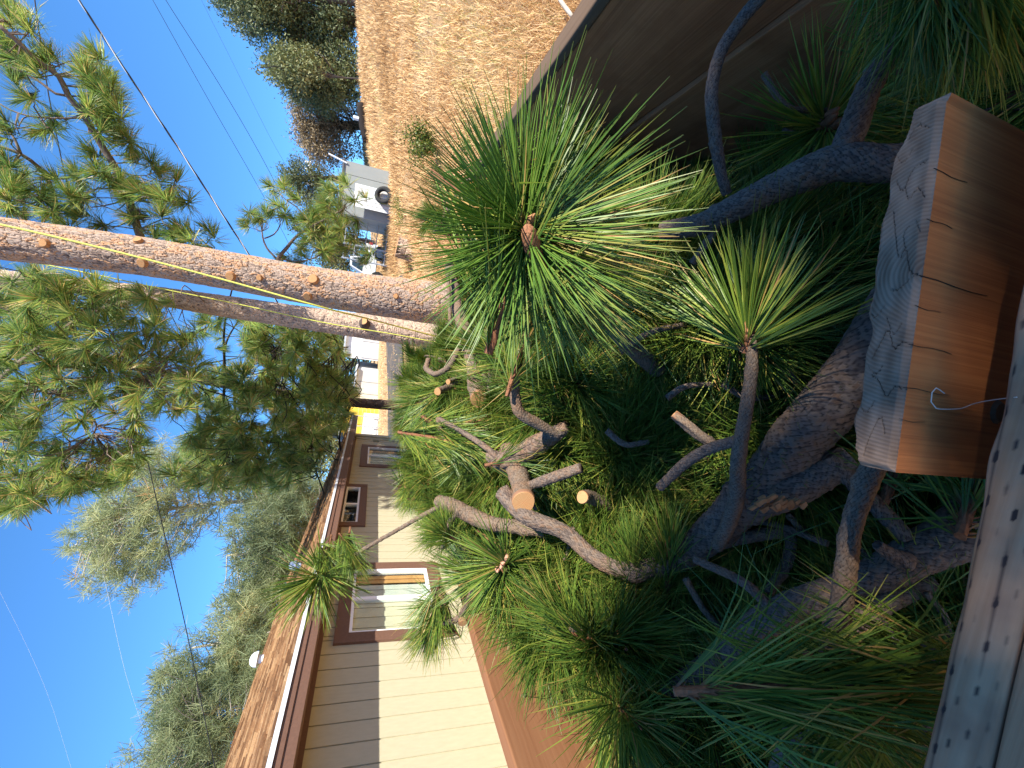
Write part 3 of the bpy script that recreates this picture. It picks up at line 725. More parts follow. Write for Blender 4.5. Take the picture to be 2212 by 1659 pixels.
def add_stem(parent, pts, r, cell=.008, mu=4.6, amp=.40, mat=None, name='stem', maxk=96):
    V, F, at = bark_tube(pts, r, cell, mu, amp, maxk)
    return link(name, mesh_np(name, V - np.array(parent.location), F, [mat or M_BARK], at, smooth=True), parent)
def add_cut(parent, p, n, r, name='cut_end', irregular=.06):
    """sawn face of a branch, with rings"""
    p = np.asarray(p, float); n = np.asarray(n, float); n = n / np.linalg.norm(n)
    u = np.cross(n, [.3, .2, .93]); u /= np.linalg.norm(u); v = np.cross(n, u); k = 28
    a = np.arange(k) / k * 2*math.pi; w = 1 + irregular * (np.sin(a*2+1) * .6 + np.sin(a*3+p[0]*50) * .5)
    V = [p + n * .0015]; R = [0]
    for q in (.25, .5, .75, .93, 1.0):
        V += list(p + n * (.0015 if q < 1 else -.001) + (r * q * w)[:, None] * (np.cos(a)[:, None]*u + np.sin(a)[:, None]*v)); R += [q] * k
    V += list(p - n * .012 + (r * w)[:, None] * (np.cos(a)[:, None]*u + np.sin(a)[:, None]*v)); R += [1.0] * k
    F3 = np.array([[0, 1 + i, 1 + (i + 1) % k] for i in range(k)])
    F4 = grid_faces(6, k) + 1
    return link(name, mesh_np(name, np.array(V) - np.array(parent.location), [F3, F4], [M_CUT], {'rr': R}), parent)

# height of the heap, measured from the camera
def pile(x, y):
    x = np.asarray(x, float); y = np.asarray(y, float)
    h = np.interp(y, [0, .3, .6, 1.0, 1.5, 2.2, 3.2, 4.2, 4.8], [-.94, -.90, -.77, -.57, -.42, -.34, -.28, -.38, -.62])
    h = h + .16 * sstep(-.35, -.9, x) * sstep(1.6, .5, y)
    h = h - .50 * sstep(.05, .65, x) * sstep(3.0, .9, y) - .18 * sstep(.3, .7, x) * sstep(4.2, 2.5, y) - .30 * sstep(-.40, -.05, x) * sstep(1.5, 2.4, y)
    return np.maximum(h, -1.12)
def on_pile(px, py, lift=0.0):
    r = ray(px, py); t = .25
    while t < 7:
        p = r * t
        if p[2] <= pile(p[0], p[1]) + lift: break
        t += .01
    return C0 + r * t

PG = 'cut pine boughs heaped in the trailer'
KEEP = []
def keep_clear(P):
    KEEP.append(spline(np.asarray(P, float), .06))
def bough(label, stems, tufts=(), cuts=(), cat='cut branch', name='pine_bough', group=PG):
    """stems: (name, [(px,py,w)...], points or None, cell, mat); first stem gives the origin"""
    org = stems[0][1][0]
    e = empty(name, org, label, cat, group)
    for nm, P, r, cell, mat in stems: add_stem(e, P, r, cell, mat=mat, name=nm); keep_clear(P)
    for a in tufts: put_tuft(e, *a)
    for a in cuts: add_cut(e, *a)
    return e
def path(pts, place):
    """pts: (px, py, width); place(px,py,i) -> point. returns points, radii"""
    P = [place(q[0], q[1], i) for i, q in enumerate(pts)]
    return P, [wr(q[2], p) for q, p in zip(pts, P)]
def zs(vals): return lambda x, y, i: atZ(x, y, vals[i] if i < len(vals) else vals[-1])
def ds(vals): return lambda x, y, i: atD(x, y, vals[i] if i < len(vals) else vals[-1])

def idir(dx, dy, dz):                     # a direction noted on the print (x, y, away)
    v = DOWN * dx - RIGHT * dy + FWD * dz
    return v / np.linalg.norm(v)

# ------------------------------------------------------------------ boughs one can tell apart
P, r = path([(1960, 640, 128), (1870, 775, 122), (1740, 930, 110), (1650, 1040, 96), (1540, 1150, 74), (1455, 1212, 50), (1350, 1232, 36), (1281, 1203, 33), (1219, 1150, 32), (1130, 1110, 34), (1085, 1062, 36)],
            ds([.60, .62, .68, .74, .83, .90, .94, .97, 1.0, 1.03, 1.08]))
e = bough('thick grey scaly limb running from behind the stake and curving up to the sawn log', [('stem', P, r, .0105, M_BARK)],
          [(atD(1445, 1180, .88), idir(-.1, -1, -.35), TUFTS_SWEPT[0], .75), (atD(1370, 1192, .92), idir(-.1, -1, -.4), TUFTS_SWEPT[1], .7)])
P, r = path([(1835, 985, 62), (1760, 1030, 70), (1700, 1062, 70), (1620, 1098, 60), (1560, 1150, 40)], ds([.66, .68, .70, .76, .82]))
e = bough('grey limb with torn orange bark beside the thick limb below the stake', [('stem', P, r, .009, M_BARK)])
mb = MB()
for k in range(26):
    q = atD(1690 + rng.normal(0, 26), 1082 - (0) + rng.normal(0, 6), .655 + rng.uniform(-.004, .006)); d_ = idir(-1, .55, 0) * rng.uniform(.008, .022); n_ = idir(.2, .9, -.3) * rng.uniform(.003, .008)
    mb.add([q, q + d_, q + d_ * .8 + n_, q + n_ * .7, q + FWD * .006, q + d_ + FWD * .006, q + d_*.8 + n_ + FWD * .006, q + n_*.7 + FWD * .006], np.array([[0,1,2,3],[7,6,5,4],[0,4,5,1],[1,5,6,2],[2,6,7,3],[3,7,4,0]]))
mb.build('torn_bark', M_PEEL, e)
P, r = path([(2150, 1090, 118), (2080, 1145, 108), (1980, 1195, 84), (1850, 1262, 70), (1660, 1335, 64), (1560, 1425, 54), (1440, 1492, 40)], ds([.60, .60, .62, .65, .70, .78, .84]))
e = bough('long grey limb crossing the shade at the lower left from the front plank', [('stem', P, r, .0085, M_BARK)])
for pts, dd, cl in (([(1665, 1312, 24), (1600, 1255, 20), (1500, 1208, 16)], [.69, .72, .78], .006), ([(1640, 1345, 22), (1585, 1380, 24), (1560, 1430, 26), (1550, 1500, 24)], [.72, .76, .78, .79], .006), ([(1960, 1215, 44), (1920, 1195, 30), (1895, 1176, 22)], [.60, .60, .60], .007), ([(1575, 1462, 22), (1650, 1468, 20), (1760, 1470, 18)], [.80, .79, .78], .006)):
    P, r = path(pts, ds(dd)); add_stem(e, P, r, cl, name='twig')
P, r = path([(1905, 985, 42), (1880, 1020, 45), (1840, 1130, 40), (1826, 1230, 42), (1812, 1330, 44), (1782, 1440, 44), (1725, 1570, 48), (1680, 1690, 48)], ds([.50, .50, .50, .51, .52, .53, .54, .56]))
e = bough('brown knobbly shoot leaning upright across the lower grey limb', [('stem', P, r, .0062, M_BARK_TAN)], cuts=[(atD(1757, 1474, .505), idir(-.3, .2, -1), .006)])
P, r = path([(1800, 1420, 40), (1835, 1372, 44), (1900, 1310, 42), (2010, 1255, 40)], ds([.58, .60, .62, .62]))
bough('dark shoot lying deep in shade behind the brown upright shoot', [('stem', P, r, .0065, M_BARK_TAN)])
P, r = path([(1720, 1070, 60), (1800, 1092, 62), (1930, 1120, 70), (2130, 1108, 80)], ds([.80, .78, .74, .70]))
e = bough('dark scaly limb running under the torn limb to the front plank', [('stem', P, r, .0095, M_BARK)])
P, r = path([(1790, 985, 34), (1840, 1040, 34), (1900, 1100, 36), (1960, 1165, 34)], ds([.66, .65, .64, .62])); add_stem(e, P, r, .008, name='twig')
P, r = path([(1530, 1178, 30), (1600, 1162, 28), (1679, 1150, 28), (1706, 1158, 26), (1700, 1215, 24), (1659, 1280, 22)], ds([.84, .80, .77, .76, .76, .74]))
bough('bent grey branch hooked back on itself left of the curving limb', [('stem', P, r, .0062, M_BARK)])
P, r = path([(1985, 352, 76), (1900, 352, 76), (1800, 352, 76), (1700, 392, 66), (1600, 442, 56), (1520, 482, 48), (1430, 500, 40)], ds([.62, .64, .68, .74, .80, .86, .92]))
e = bough('dark forked limb with scaly bark below the brown right side wall', [('stem', P, r, .0088, M_BARK)])
P, r = path([(1815, 345, 60), (1838, 285, 56), (1878, 185, 50), (1935, 100, 46), (1990, 30, 46), (2030, -40, 44)], ds([.675, .66, .62, .58, .55, .53])); add_stem(e, P, r, .0075, name='fork')
P, r = path([(1570, 420, 20), (1558, 380, 22), (1545, 300, 26), (1537, 200, 27), (1556, 115, 27), (1600, 45, 28), (1660, -25, 30)], ds([.84, .83, .81, .79, .77, .74, .70]))
bough('slender grey branch arching in front of the brown right side wall', [('stem', P, r, .0062, M_BARK)])
P, r = path([(1560, 470, 20), (1530, 520, 18), (1495, 570, 16)], ds([.84, .86, .88])); add_stem(e, P, r, .006, name='twig')
# shoot with the upright fan of needles in the middle of the shade
P, r = path([(1622, 722, 21), (1623, 800, 25), (1610, 890, 28), (1594, 990, 31), (1592, 1060, 33), (1578, 1120, 32), (1550, 1180, 28)], ds([.63, .63, .64, .66, .69, .73, .78]))
e = bough('brown shoot ending in an upright fan of green needles above the thick limb', [('stem', P, r, .0058, M_BARK_TAN)])
FAN = make_tuft('needle_tuft', 301, n=270, L=.185, stem=.035, lo=6, hi=70, w=.0013, segs=4, bend=.10)
put_tuft(e, atD(1618, 712, .63), idir(.05, -1, -.12), FAN, 1.0)
P, r = path([(1596, 950, 24), (1530, 970, 24), (1480, 1000, 23), (1425, 1052, 20)], ds([.66, .70, .74, .80])); add_stem(e, P, r, .0055, name='twig')
P, r = path([(1545, 962, 20), (1510, 940, 24), (1480, 915, 24), (1457, 896, 20)], ds([.72, .74, .75, .76])); add_stem(e, P, r, .0055, mat=M_BARK_TAN, name='twig')
add_cut(e, P[-1], P[-1] - P[-2], r[-1])
# the large gold tipped tuft
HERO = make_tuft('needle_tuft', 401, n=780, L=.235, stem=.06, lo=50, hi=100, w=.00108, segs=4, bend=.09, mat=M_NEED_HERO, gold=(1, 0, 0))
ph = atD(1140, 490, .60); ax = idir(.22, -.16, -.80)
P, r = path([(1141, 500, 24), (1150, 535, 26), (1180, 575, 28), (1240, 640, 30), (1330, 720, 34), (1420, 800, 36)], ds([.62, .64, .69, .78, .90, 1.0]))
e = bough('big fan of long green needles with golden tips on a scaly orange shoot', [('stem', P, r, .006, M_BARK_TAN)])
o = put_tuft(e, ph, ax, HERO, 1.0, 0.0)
q = o.rotation_quaternion
# turn it about its shoot so that the golden side points down into the trailer
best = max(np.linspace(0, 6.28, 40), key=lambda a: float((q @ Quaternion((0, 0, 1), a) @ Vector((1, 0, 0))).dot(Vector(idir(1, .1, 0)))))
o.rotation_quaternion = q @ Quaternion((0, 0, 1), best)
put_tuft(e, atD(1170, 530, .66), idir(.75, .55, -.15), TUFTS_SWEPT[2], 1.05)
put_tuft(e, atD(1200, 585, .70), idir(.8, .65, -.05), TUFTS_SWEPT[3], 1.1)
put_tuft(e, atD(1150, 470, .62), idir(.3, -.9, -.1), TUFTS_SWEPT[0], 1.05)
add_stem(e, *path([(1138, 484, 8), (1140, 496, 30), (1146, 522, 40), (1156, 556, 36), (1178, 596, 32)], ds([.556, .56, .57, .595, .64])), .0058, mat=M_SHOOT, name='shoot')
# sawn log in the middle of the heap
P, r = path([(1131, 1084, 46), (1126, 1050, 46), (1115, 1012, 46), (1100, 975, 46)], ds([1.02, 1.09, 1.18, 1.32]))
e = bough('sawn pine log with its round ringed end facing out in the middle of the heap', [('stem', P, r, .010, M_BARK_TAN)], cuts=[(atD(1131, 1085, 1.018), idir(.03, .25, -1), wr(52, atD(1131, 1085, 1.018)))], name='pine_log')
P, r = path([(1140, 1050, 18), (1180, 1036, 24), (1222, 1022, 24), (1255, 1010, 22)], ds([1.07, 1.03, 1.0, .98])); add_stem(e, P, r, .007, mat=M_BARK, name='twig')
P, r = path([(1225, 920, 24), (1200, 936, 34), (1150, 965, 46), (1095, 998, 46), (1060, 985, 30)], ds([1.06, 1.08, 1.14, 1.2, 1.26]))
e = bough('split grey limb lying across the heap above the sawn log', [('stem', P, r, .010, M_BARK)])
P, r = path([(1090, 1010, 14), (1060, 975, 14), (1010, 940, 12), (965, 915, 12), (947, 906, 12), (950, 925, 12), (962, 950, 12)], ds([1.2, 1.22, 1.3, 1.36, 1.4, 1.38, 1.36]))
bough('thin dark twig bent like a hairpin above the split limb', [('stem', P, r, .0065, M_BARK)], [(atD(1003, 955, 1.36), idir(.6, .3, -.3), TUFTS_SWEPT[0], .95), (atD(962, 950, 1.36), idir(.9, .1, -.3), TUFTS_SWEPT[1], .9)])
P, r = path([(1200, 938, 18), (1160, 915, 24), (1122, 890, 24), (1111, 840, 23), (1118, 780, 21), (1128, 735, 18), (1140, 700, 16)], ds([1.02, 1.0, .98, .97, .97, .96, .96]))
bough('brown curved shoot arching up beside the big golden tuft', [('stem', P, r, .0068, M_BARK_TAN)], [(atD(1142, 700, .96), idir(.3, -1, .1), TUFTS_SWEPT[2], .8)])
# logs and twigs at the far end of the load
P, r = path([(971, 575, 22), (986, 655, 26), (1017, 765, 30), (1030, 830, 38), (1037, 862, 42)], ds([2.7, 2.4, 2.0, 1.75, 1.62]))
e = bough('brown log lying across the far end of the heap below the tall trunk', [('stem', P, r, .014, M_BARK_TAN)], cuts=[(P[-1], P[-1] - P[-2], r[-1] * 1.02)], name='pine_log')
P, r = path([(967, 586, 8), (970, 640, 8), (973, 702, 9)], ds([2.5, 2.35, 2.2]))
bough('thin bare stick leaning against the far log', [('stem', P, r, .010, M_BARK_TAN)], name='stick')
P, r = path([(926, 775, 11), (921, 794, 12), (928, 803, 12), (943, 808, 12), (970, 791, 13), (990, 755, 13), (1004, 725, 12)], ds([2.1, 2.08, 2.06, 2.02, 1.98, 1.98, 2.0]))
bough('bare tan branch curled like a hook over the far end of the heap', [('stem', P, r, .011, M_BARK_TAN)])
P, r = path([(1056, 713, 20), (1055, 745, 15), (1060, 790, 15), (1072, 812, 18)], ds([1.7, 1.68, 1.62, 1.6]))
e = bough('dark club shaped twig standing in the heap behind the curved shoot', [('stem', P, r, .009, M_BARK)])
P, r = path([(1090, 782, 20), (1066, 800, 20), (1060, 840, 18), (1050, 862, 14)], ds([1.58, 1.58, 1.58, 1.6])); add_stem(e, P, r, .009, name='twig')
P, r = path([(1005, 733, 14), (1025, 790, 12), (1048, 815, 12), (1062, 842, 13)], ds([1.9, 1.78, 1.65, 1.58])); add_stem(e, P, r, .009, name='twig')
P, r = path([(1045, 622, 14), (1062, 618, 20), (1080, 612, 22), (1110, 600, 20)], ds([2.2, 2.1, 2.0, 1.95]))
bough('short cut branch with an orange end near the far corner of the heap', [('stem', P, r, .011, M_BARK)], cuts=[(P[0], P[0] - P[1], .030)])
for (px, py, D, rr) in ((945, 846, 1.95, .018), (968, 825, 1.9, .012)):
    c_ = atD(px, py, D); e = empty('branch_stub', c_, {945: 'round pale sawn branch end among needles at the left of the heap', 968: 'narrow pale sawn stub below the hooked tan branch'}[px], 'cut branch', PG)
    P = [c_, c_ + idir(.35, -.2, 1) * .09, c_ + idir(.5, -.3, 1) * .2]; add_stem(e, P, [rr * .95, rr, rr], .010, mat=M_BARK_TAN); add_cut(e, c_, P[0] - P[1], rr)
c_ = atD(1258, 1074, .98); e = empty('branch_stub', c_, 'small sawn stub with orange bark right of the sawn log', 'cut branch', PG)
P = [c_, c_ + idir(.6, .25, 1) * .05, c_ + idir(.9, .5, .9) * .14]; add_stem(e, P, [.014, .016, .016], .008, mat=M_BARK_TAN); add_cut(e, c_, P[0] - P[1], .0145)
# left side: stub, sprays over the wall
P, r = path([(946, 1082, 26), (975, 1092, 32), (1015, 1112, 34), (1065, 1132, 33), (1130, 1140, 30), (1180, 1150, 26)], ds([1.42, 1.38, 1.33, 1.27, 1.2, 1.15]))
e = bough('rough pale branch stub rising against the cream house wall', [('stem', P, r, .011, M_BARK_TAN)])
P, r = path([(958, 1090, 11), (915, 1112, 10), (870, 1138, 9), (800, 1178, 9), (740, 1215, 9), (688, 1250, 9)], ds([1.40, 1.41, 1.42, 1.42, 1.42, 1.42])); add_stem(e, P, r, .009, mat=M_BARK_TAN, name='twig')
put_tuft(e, atD(682, 1254, 1.42), idir(-.12, .22, -.6), make_tuft('needle_tuft', 411, n=240, L=.20, stem=.05, lo=20, hi=100, w=.0017, bend=.13), .95)
for k in range(4): put_tuft(e, atD(700 + k*22, 1243 - k*13, 1.42), idir(.35 * (k % 2), .5, -.25 + .2 * (k % 2)), TUFTS_SWEPT[k % 4], .55 + .1 * (k == 0))
P, r = path([(985, 1110, 12), (972, 1128, 13), (962, 1150, 11), (957, 1185, 10)], ds([1.36, 1.34, 1.33, 1.33])); add_stem(e, P, r, .008, name='twig')
put_tuft(e, atD(965, 1150, 1.33), idir(-.4, -.5, -.2), TUFTS[0], .62)
def spray(label, px, py, D, d_, me, sc, tail, w=16):
    p0 = atD(px, py, D); P, r = path([(px, py, w)] + [(a, b_, w * 1.1) for a, b_, _ in tail], ds([D] + [c for _, _, c in tail]))
    return bough(label, [('stem', P, r, .0075, M_BARK_TAN)], [(p0, d_, me, sc)])
FACE = make_tuft('needle_tuft', 421, n=330, L=.20, stem=.05, lo=35, hi=112, w=.0015, bend=.12)
e = spray('round tuft of needles seen end on with a pink bud beside the left side wall', 1090, 1225, 1.22, idir(-.1, .05, -1), FACE, 1.0, [(1110, 1225, 1.32), (1180, 1210, 1.5)])
mb = MB()
for a_, b_ in ((0, 0), (10, -14), (-12, 10)):
    q = atD(1086 + a_, 1220 + b_, 1.205); mb.tube([q + FWD * .02, q, q + idir(-.3 - a_ * .03, -.02 * b_, -1) * .03], [.007, .008, .0025], 8)
mb.build('bud', plain('pink_bud', (.52, .26, .17), .2, 90), e, smooth=True)
put_tuft(e, atD(1125, 1215, 1.3), idir(.5, .2, -.4), TUFTS_SWEPT[1], 1.0)
e = spray('tuft drooping over the left side wall in front of the large window', 935, 1345, 1.5, idir(-.35, .35, -.35), TUFTS[2], .80, [(985, 1338, 1.48), (1010, 1300, 1.45), (1060, 1180, 1.45)], 12)
put_tuft(e, atD(930, 1352, 1.5), idir(-.2, 1, .1), TUFTS_SWEPT[2], .85); put_tuft(e, atD(945, 1335, 1.5), idir(-.7, -.7, -.2), TUFTS_SWEPT[1], .6)
add_cut(e, atD(1000, 1346, 1.44), idir(.2, .6, -1), .016)
e = spray('tuft with reddish core at the near edge of the left house wall gap', 1012, 988, 1.55, idir(-.35, .1, -1), FACE, .78, [(1030, 985, 1.65), (1075, 960, 1.8)], 10)
e = spray('pale green tuft poking up highest over the far left of the heap', 955, 950, 1.9, idir(-.8, .25, -.5), TUFTS[1], .85, [(985, 940, 1.95), (1030, 915, 2.1)], 8)
e = spray('yellow green tuft leaning over the left edge toward the road', 905, 870, 2.1, idir(-.55, .3, -.2), TUFTS[3], .95, [(940, 850, 2.1), (1000, 830, 2.2)], 8)
put_tuft(e, atD(930, 880, 2.05), idir(-.6, .75, -.1), TUFTS_SWEPT[0], 1.0); put_tuft(e, atD(925, 840, 2.15), idir(-.9, 0, .1), TUFTS_SWEPT[3], .85)
e = spray('loose tuft with brown base standing up at the far corner of the right side wall', 928, 466, 3.5, idir(-.9, .05, -.1), TUFTS_SWEPT[1], 1.0, [(940, 470, 3.55), (985, 500, 3.6)], 7)
put_tuft(e, atD(930, 480, 3.5), idir(-.6, .7, -.1), TUFTS_SWEPT[2], .95); put_tuft(e, atD(930, 455, 3.5), idir(-.5, -.6, 0), TUFTS_SWEPT[0], .7)
# near the lower left corner, close to the lens
e = spray('long loose needles spreading close to the lens at the lower left', 1838, 1490, .47, idir(1, -.10, -.12), TUFTS_SWEPT[0], .95, [(1800, 1520, .50), (1740, 1575, .53)], 14)
put_tuft(e, atD(1830, 1500, .47), idir(-1, .10, -.05), TUFTS_SWEPT[2], 1.0); put_tuft(e, atD(1830, 1510, .50), idir(.55, .6, .1), TUFTS[4], .8)
e = spray('drooping tuft hanging in the dark upper corner by the right wall', 2012, -12, .50, idir(.55, 1, .12), TUFTS_SWEPT[1], .75, [(1990, -30, .52), (1950, -80, .55)], 26)
put_tuft(e, atD(2110, -40, .48), idir(.25, 1, .1), TUFTS_SWEPT[3], .85); put_tuft(e, atD(2190, -30, .50), idir(.15, 1, .15), TUFTS_SWEPT[0], .75); put_tuft(e, atD(2000, -20, .52), idir(-.6, .9, .2), TUFTS[5], .6); put_tuft(e, atD(2080, -30, .56), idir(.3, .9, .4), TUFTS[1], .7)
e = spray('dark tuft with brown cones deep in shade below the right side wall', 1788, 262, .84, idir(-.15, .1, -1), FACE, 1.0, [(1795, 262, .92), (1830, 300, 1.0)], 14)
mb = MB()
for a_, b_ in ((0, 0), (12, 8), (4, -14)):
    q = atD(1790 + a_, 262 + b_, .81); mb.tube([q + FWD * .025, q, q - FWD * .02], [.006, .010, .003], 8)
mb.build('bud', M_SHEATH, e, smooth=True)

# ------------------------------------------------------------------ the rest of the heap
TW = []
for i in range(5):
    P = [np.array([0, 0, 0]), np.array([.01, .02, .13]), np.array([-.01, .015, .28]), np.array([.015, -.02, .44]), np.array([.0, .01, .56])]
    P = [p + rng.normal(0, .012, 3) * [1, 1, 0] for p in P]
    V, F, at = bark_tube(P, np.linspace(rng.uniform(.007, .011), .006, 5), .0075, 3.4, .17, 44)
    TW.append((mesh_np('stem', V, F, [M_BARK if i % 2 else M_BARK_TAN], at), P))
def heap_bough(p, d, label, scale=1.0, nt=5, spread=.38, low=False):
    e = empty('pine_bough', p, label, 'cut branch', PG)
    me, P = TW[rng.integers(len(TW))]
    q = orient(d, rng.uniform(0, 6.28)); o = link('stem', me, e); o.rotation_mode = 'QUATERNION'; o.rotation_quaternion = q; o.scale = (scale,) * 3
    for k in range(nt):
        t = 1.0 if k == 0 else rng.uniform(.25, .95)
        a = np.array(P); b_ = np.array([np.interp(t * 4, range(5), a[:, i]) for i in range(3)]) * scale
        w = Vector(b_); w.rotate(q)
        sd = rng.normal(0, 1, 3); sd /= np.linalg.norm(sd)
        dd = np.asarray(d) + sd * (spread if k else .25)
        dd = dd / np.linalg.norm(dd); tp_ = np.asarray(p) + np.array(w) + sd * .03
        if not low and covered(tp_, dd): continue
        put_tuft(e, tp_, dd, TUFTS_SWEPT[rng.integers(4)] if rng.random() < .78 else None, rng.uniform(.8, 1.1))
    return e
KEEP_P = np.concatenate(KEEP); KEEP_D = C0 - KEEP_P; KEEP_D /= np.linalg.norm(KEEP_D, axis=1)[:, None]
KEEP_ALL = np.concatenate([KEEP_P + KEEP_D * s for s in (.0, .08, .16, .24)])          # needles would not lie between the eye and the limbs on top
def covered(p, d):
    q = np.asarray(p)
    return min(np.linalg.norm(KEEP_ALL - q, axis=1).min(), np.linalg.norm(KEEP_ALL - q - np.asarray(d) * .10, axis=1).min() + .02) < .066
def heap_label(x, y, low=False):
    side = 'hard against the left side wall' if x < -.72 else 'off the left side wall' if x < -.40 else 'hard against the right side wall' if x > .52 else 'off the right side wall' if x > .15 else 'down the middle'
    row = 'nearest the front plank' if y < .48 else 'behind the stake' if y < .75 else 'level with the thick limb' if y < 1.05 else 'level with the sawn log' if y < 1.6 else 'behind the split limb' if y < 2.4 else 'near the far log' if y < 3.3 else 'at the far end'
    return ('buried' if low else 'green') + ' pine bough heaped ' + side + ', ' + row
nb_ = 0
while nb_ < 245:
    y = .28 * math.exp(rng.uniform(0, 1) * math.log(4.5 / .28)) if rng.random() < .75 else rng.uniform(.3, 4.3)
    x = rng.uniform(-.90, .70)
    if rng.random() < .16: x, y = rng.uniform(-.92, -.6), rng.uniform(.75, 2.2)
    elif rng.random() < .22: x, y = rng.uniform(-.5, .2), rng.uniform(.7, 1.5)
    if x > .30 and y < 2.0 and rng.random() < .5: continue
    z = float(pile(x, y)) - rng.uniform(-.01, .17)
    d = np.array([.15 + .5 * (float(vnoise(x * 2.1 + 5, y * 1.7)) - .5) + rng.normal(0, .30), -.75 + rng.normal(0, .35), rng.normal(-.10, .18)])
    if x < -.5: d[0] = abs(d[0])
    if x > .4: d[0] = -abs(d[0]) * .8
    if y < .55: d[1] = abs(d[1]) * .4
    if y > 3.6: d[1] = rng.normal(0, .3)
    d /= np.linalg.norm(d)
    p = np.array([x, y, z + CAM_H]) - d * .25
    p[0] = np.clip(p[0], -.90, .74); p[1] = max(p[1], .26); p[2] = max(p[2], ZD + .03)
    heap_bough(p, d, heap_label(x, y), rng.uniform(.7, 1.0), int(rng.integers(5, 8)))
    nb_ += 1
# a lower layer shows through the gaps
for k in range(95):
    y = .3 * math.exp(rng.uniform(0, 1) * math.log(4.2 / .3)); x = rng.uniform(-.85, .72)
    d = np.array([.2 + rng.normal(0, .5), -.4 + rng.normal(0, .5), rng.normal(.1, .2)]); d /= np.linalg.norm(d)
    p = np.array([x, y, max(float(pile(x, y)) - rng.uniform(.20, .34) + CAM_H, ZD + .04)]) - d * .22 * [1, 1, 0]
    p[0] = np.clip(p[0], -.90, .74); p[1] = max(p[1], .26)
    heap_bough(p, d, heap_label(x, y, True), rng.uniform(.7, 1.0), int(rng.integers(4, 7)), low=True)
# thin bare twigs lying over the shaded boughs
for k, (pts, D) in enumerate([([(1480, 1250), (1530, 1330), (1600, 1385)], .82), ([(1900, 1330), (1950, 1420), (1960, 1520)], .62), ([(2000, 1280), (2040, 1330), (2050, 1380)], .60), ([(1400, 1395), (1470, 1420), (1530, 1470)], .86),
        ([(1700, 1110), (1750, 1160), (1800, 1165)], .74), ([(1560, 830), (1620, 860), (1700, 850)], .78), ([(1340, 760), (1400, 720), (1480, 700)], .92), ([(1440, 860), (1480, 835), (1540, 830)], .84), ([(1650, 160), (1700, 230), (1790, 240)], .86),
        ([(1310, 930), (1350, 960), (1400, 955)], .95), ([(1130, 1330), (1190, 1340), (1240, 1345)], 1.15), ([(1230, 1340), (1290, 1355), (1300, 1390)], 1.1), ([(1130, 1500), (1140, 1560), (1190, 1575), (1250, 1565)], 1.18), ([(1390, 1560), (1410, 1600), (1430, 1650)], .95)]):
    P, r = path([(a, b_, 15 - 2 * i) for i, (a, b_) in enumerate(pts)], ds([D, D - .01, D]))
    where = ['below the curving limb', 'beside the front plank', 'by the front plank, shortest', 'left of the curving limb', 'under the torn limb', 'beneath the fan of needles', 'left of the golden tuft', 'near the orange ended twig', 'by the right side wall', 'right of the sawn log', 'beside the pink budded tuft', 'left of the pink budded tuft', 'hooked over the left side wall', 'at the lower left of the heap'][k]
    bough('thin bare scaly twig ' + where, [('stem', P, r, .0065, M_BARK if k % 2 else M_BARK_TAN)], cat='twig', name='bare_twig')
# loose single needles fallen over the near branches
def loose_needles(n=70):
    V = []; F = []; k = 0
    for i in range(n):
        p = on_pile(rng.uniform(1350, 2050), rng.uniform(420, 1659), .10 + rng.uniform(-.02, .05)); d_ = rng.normal(0, 1, 3) * [1, 1, .25]; d_ /= np.linalg.norm(d_)
        b_ = rng.normal(0, .2, 3); L = rng.uniform(.12, .22)
        Q = [p + d_ * L * t + b_ * L * t * t for t in np.linspace(0, 1, 5)]
        v, f = tube_np(Q, [.0007, .0009, .0009, .0008, .0003], 3); V.append(v)
        for ff in f: F.append(ff + k)
        k += len(v)
    V = np.concatenate(V); f4 = np.concatenate([f for f in F if f.shape[1] == 4]); f3 = np.concatenate([f for f in F if f.shape[1] == 3])
    R = np.repeat(rng.uniform(0, 1, n), 15); T = np.full(len(V), .5)
    o = link('loose_needles', mesh_np('loose_needles', V, [f4, f3], [M_NEED], {'t': T, 'rnd': R})); tag(o, 'single green and tan needles fallen loose over the shaded limbs', 'needles', kind='stuff')
loose_needles()

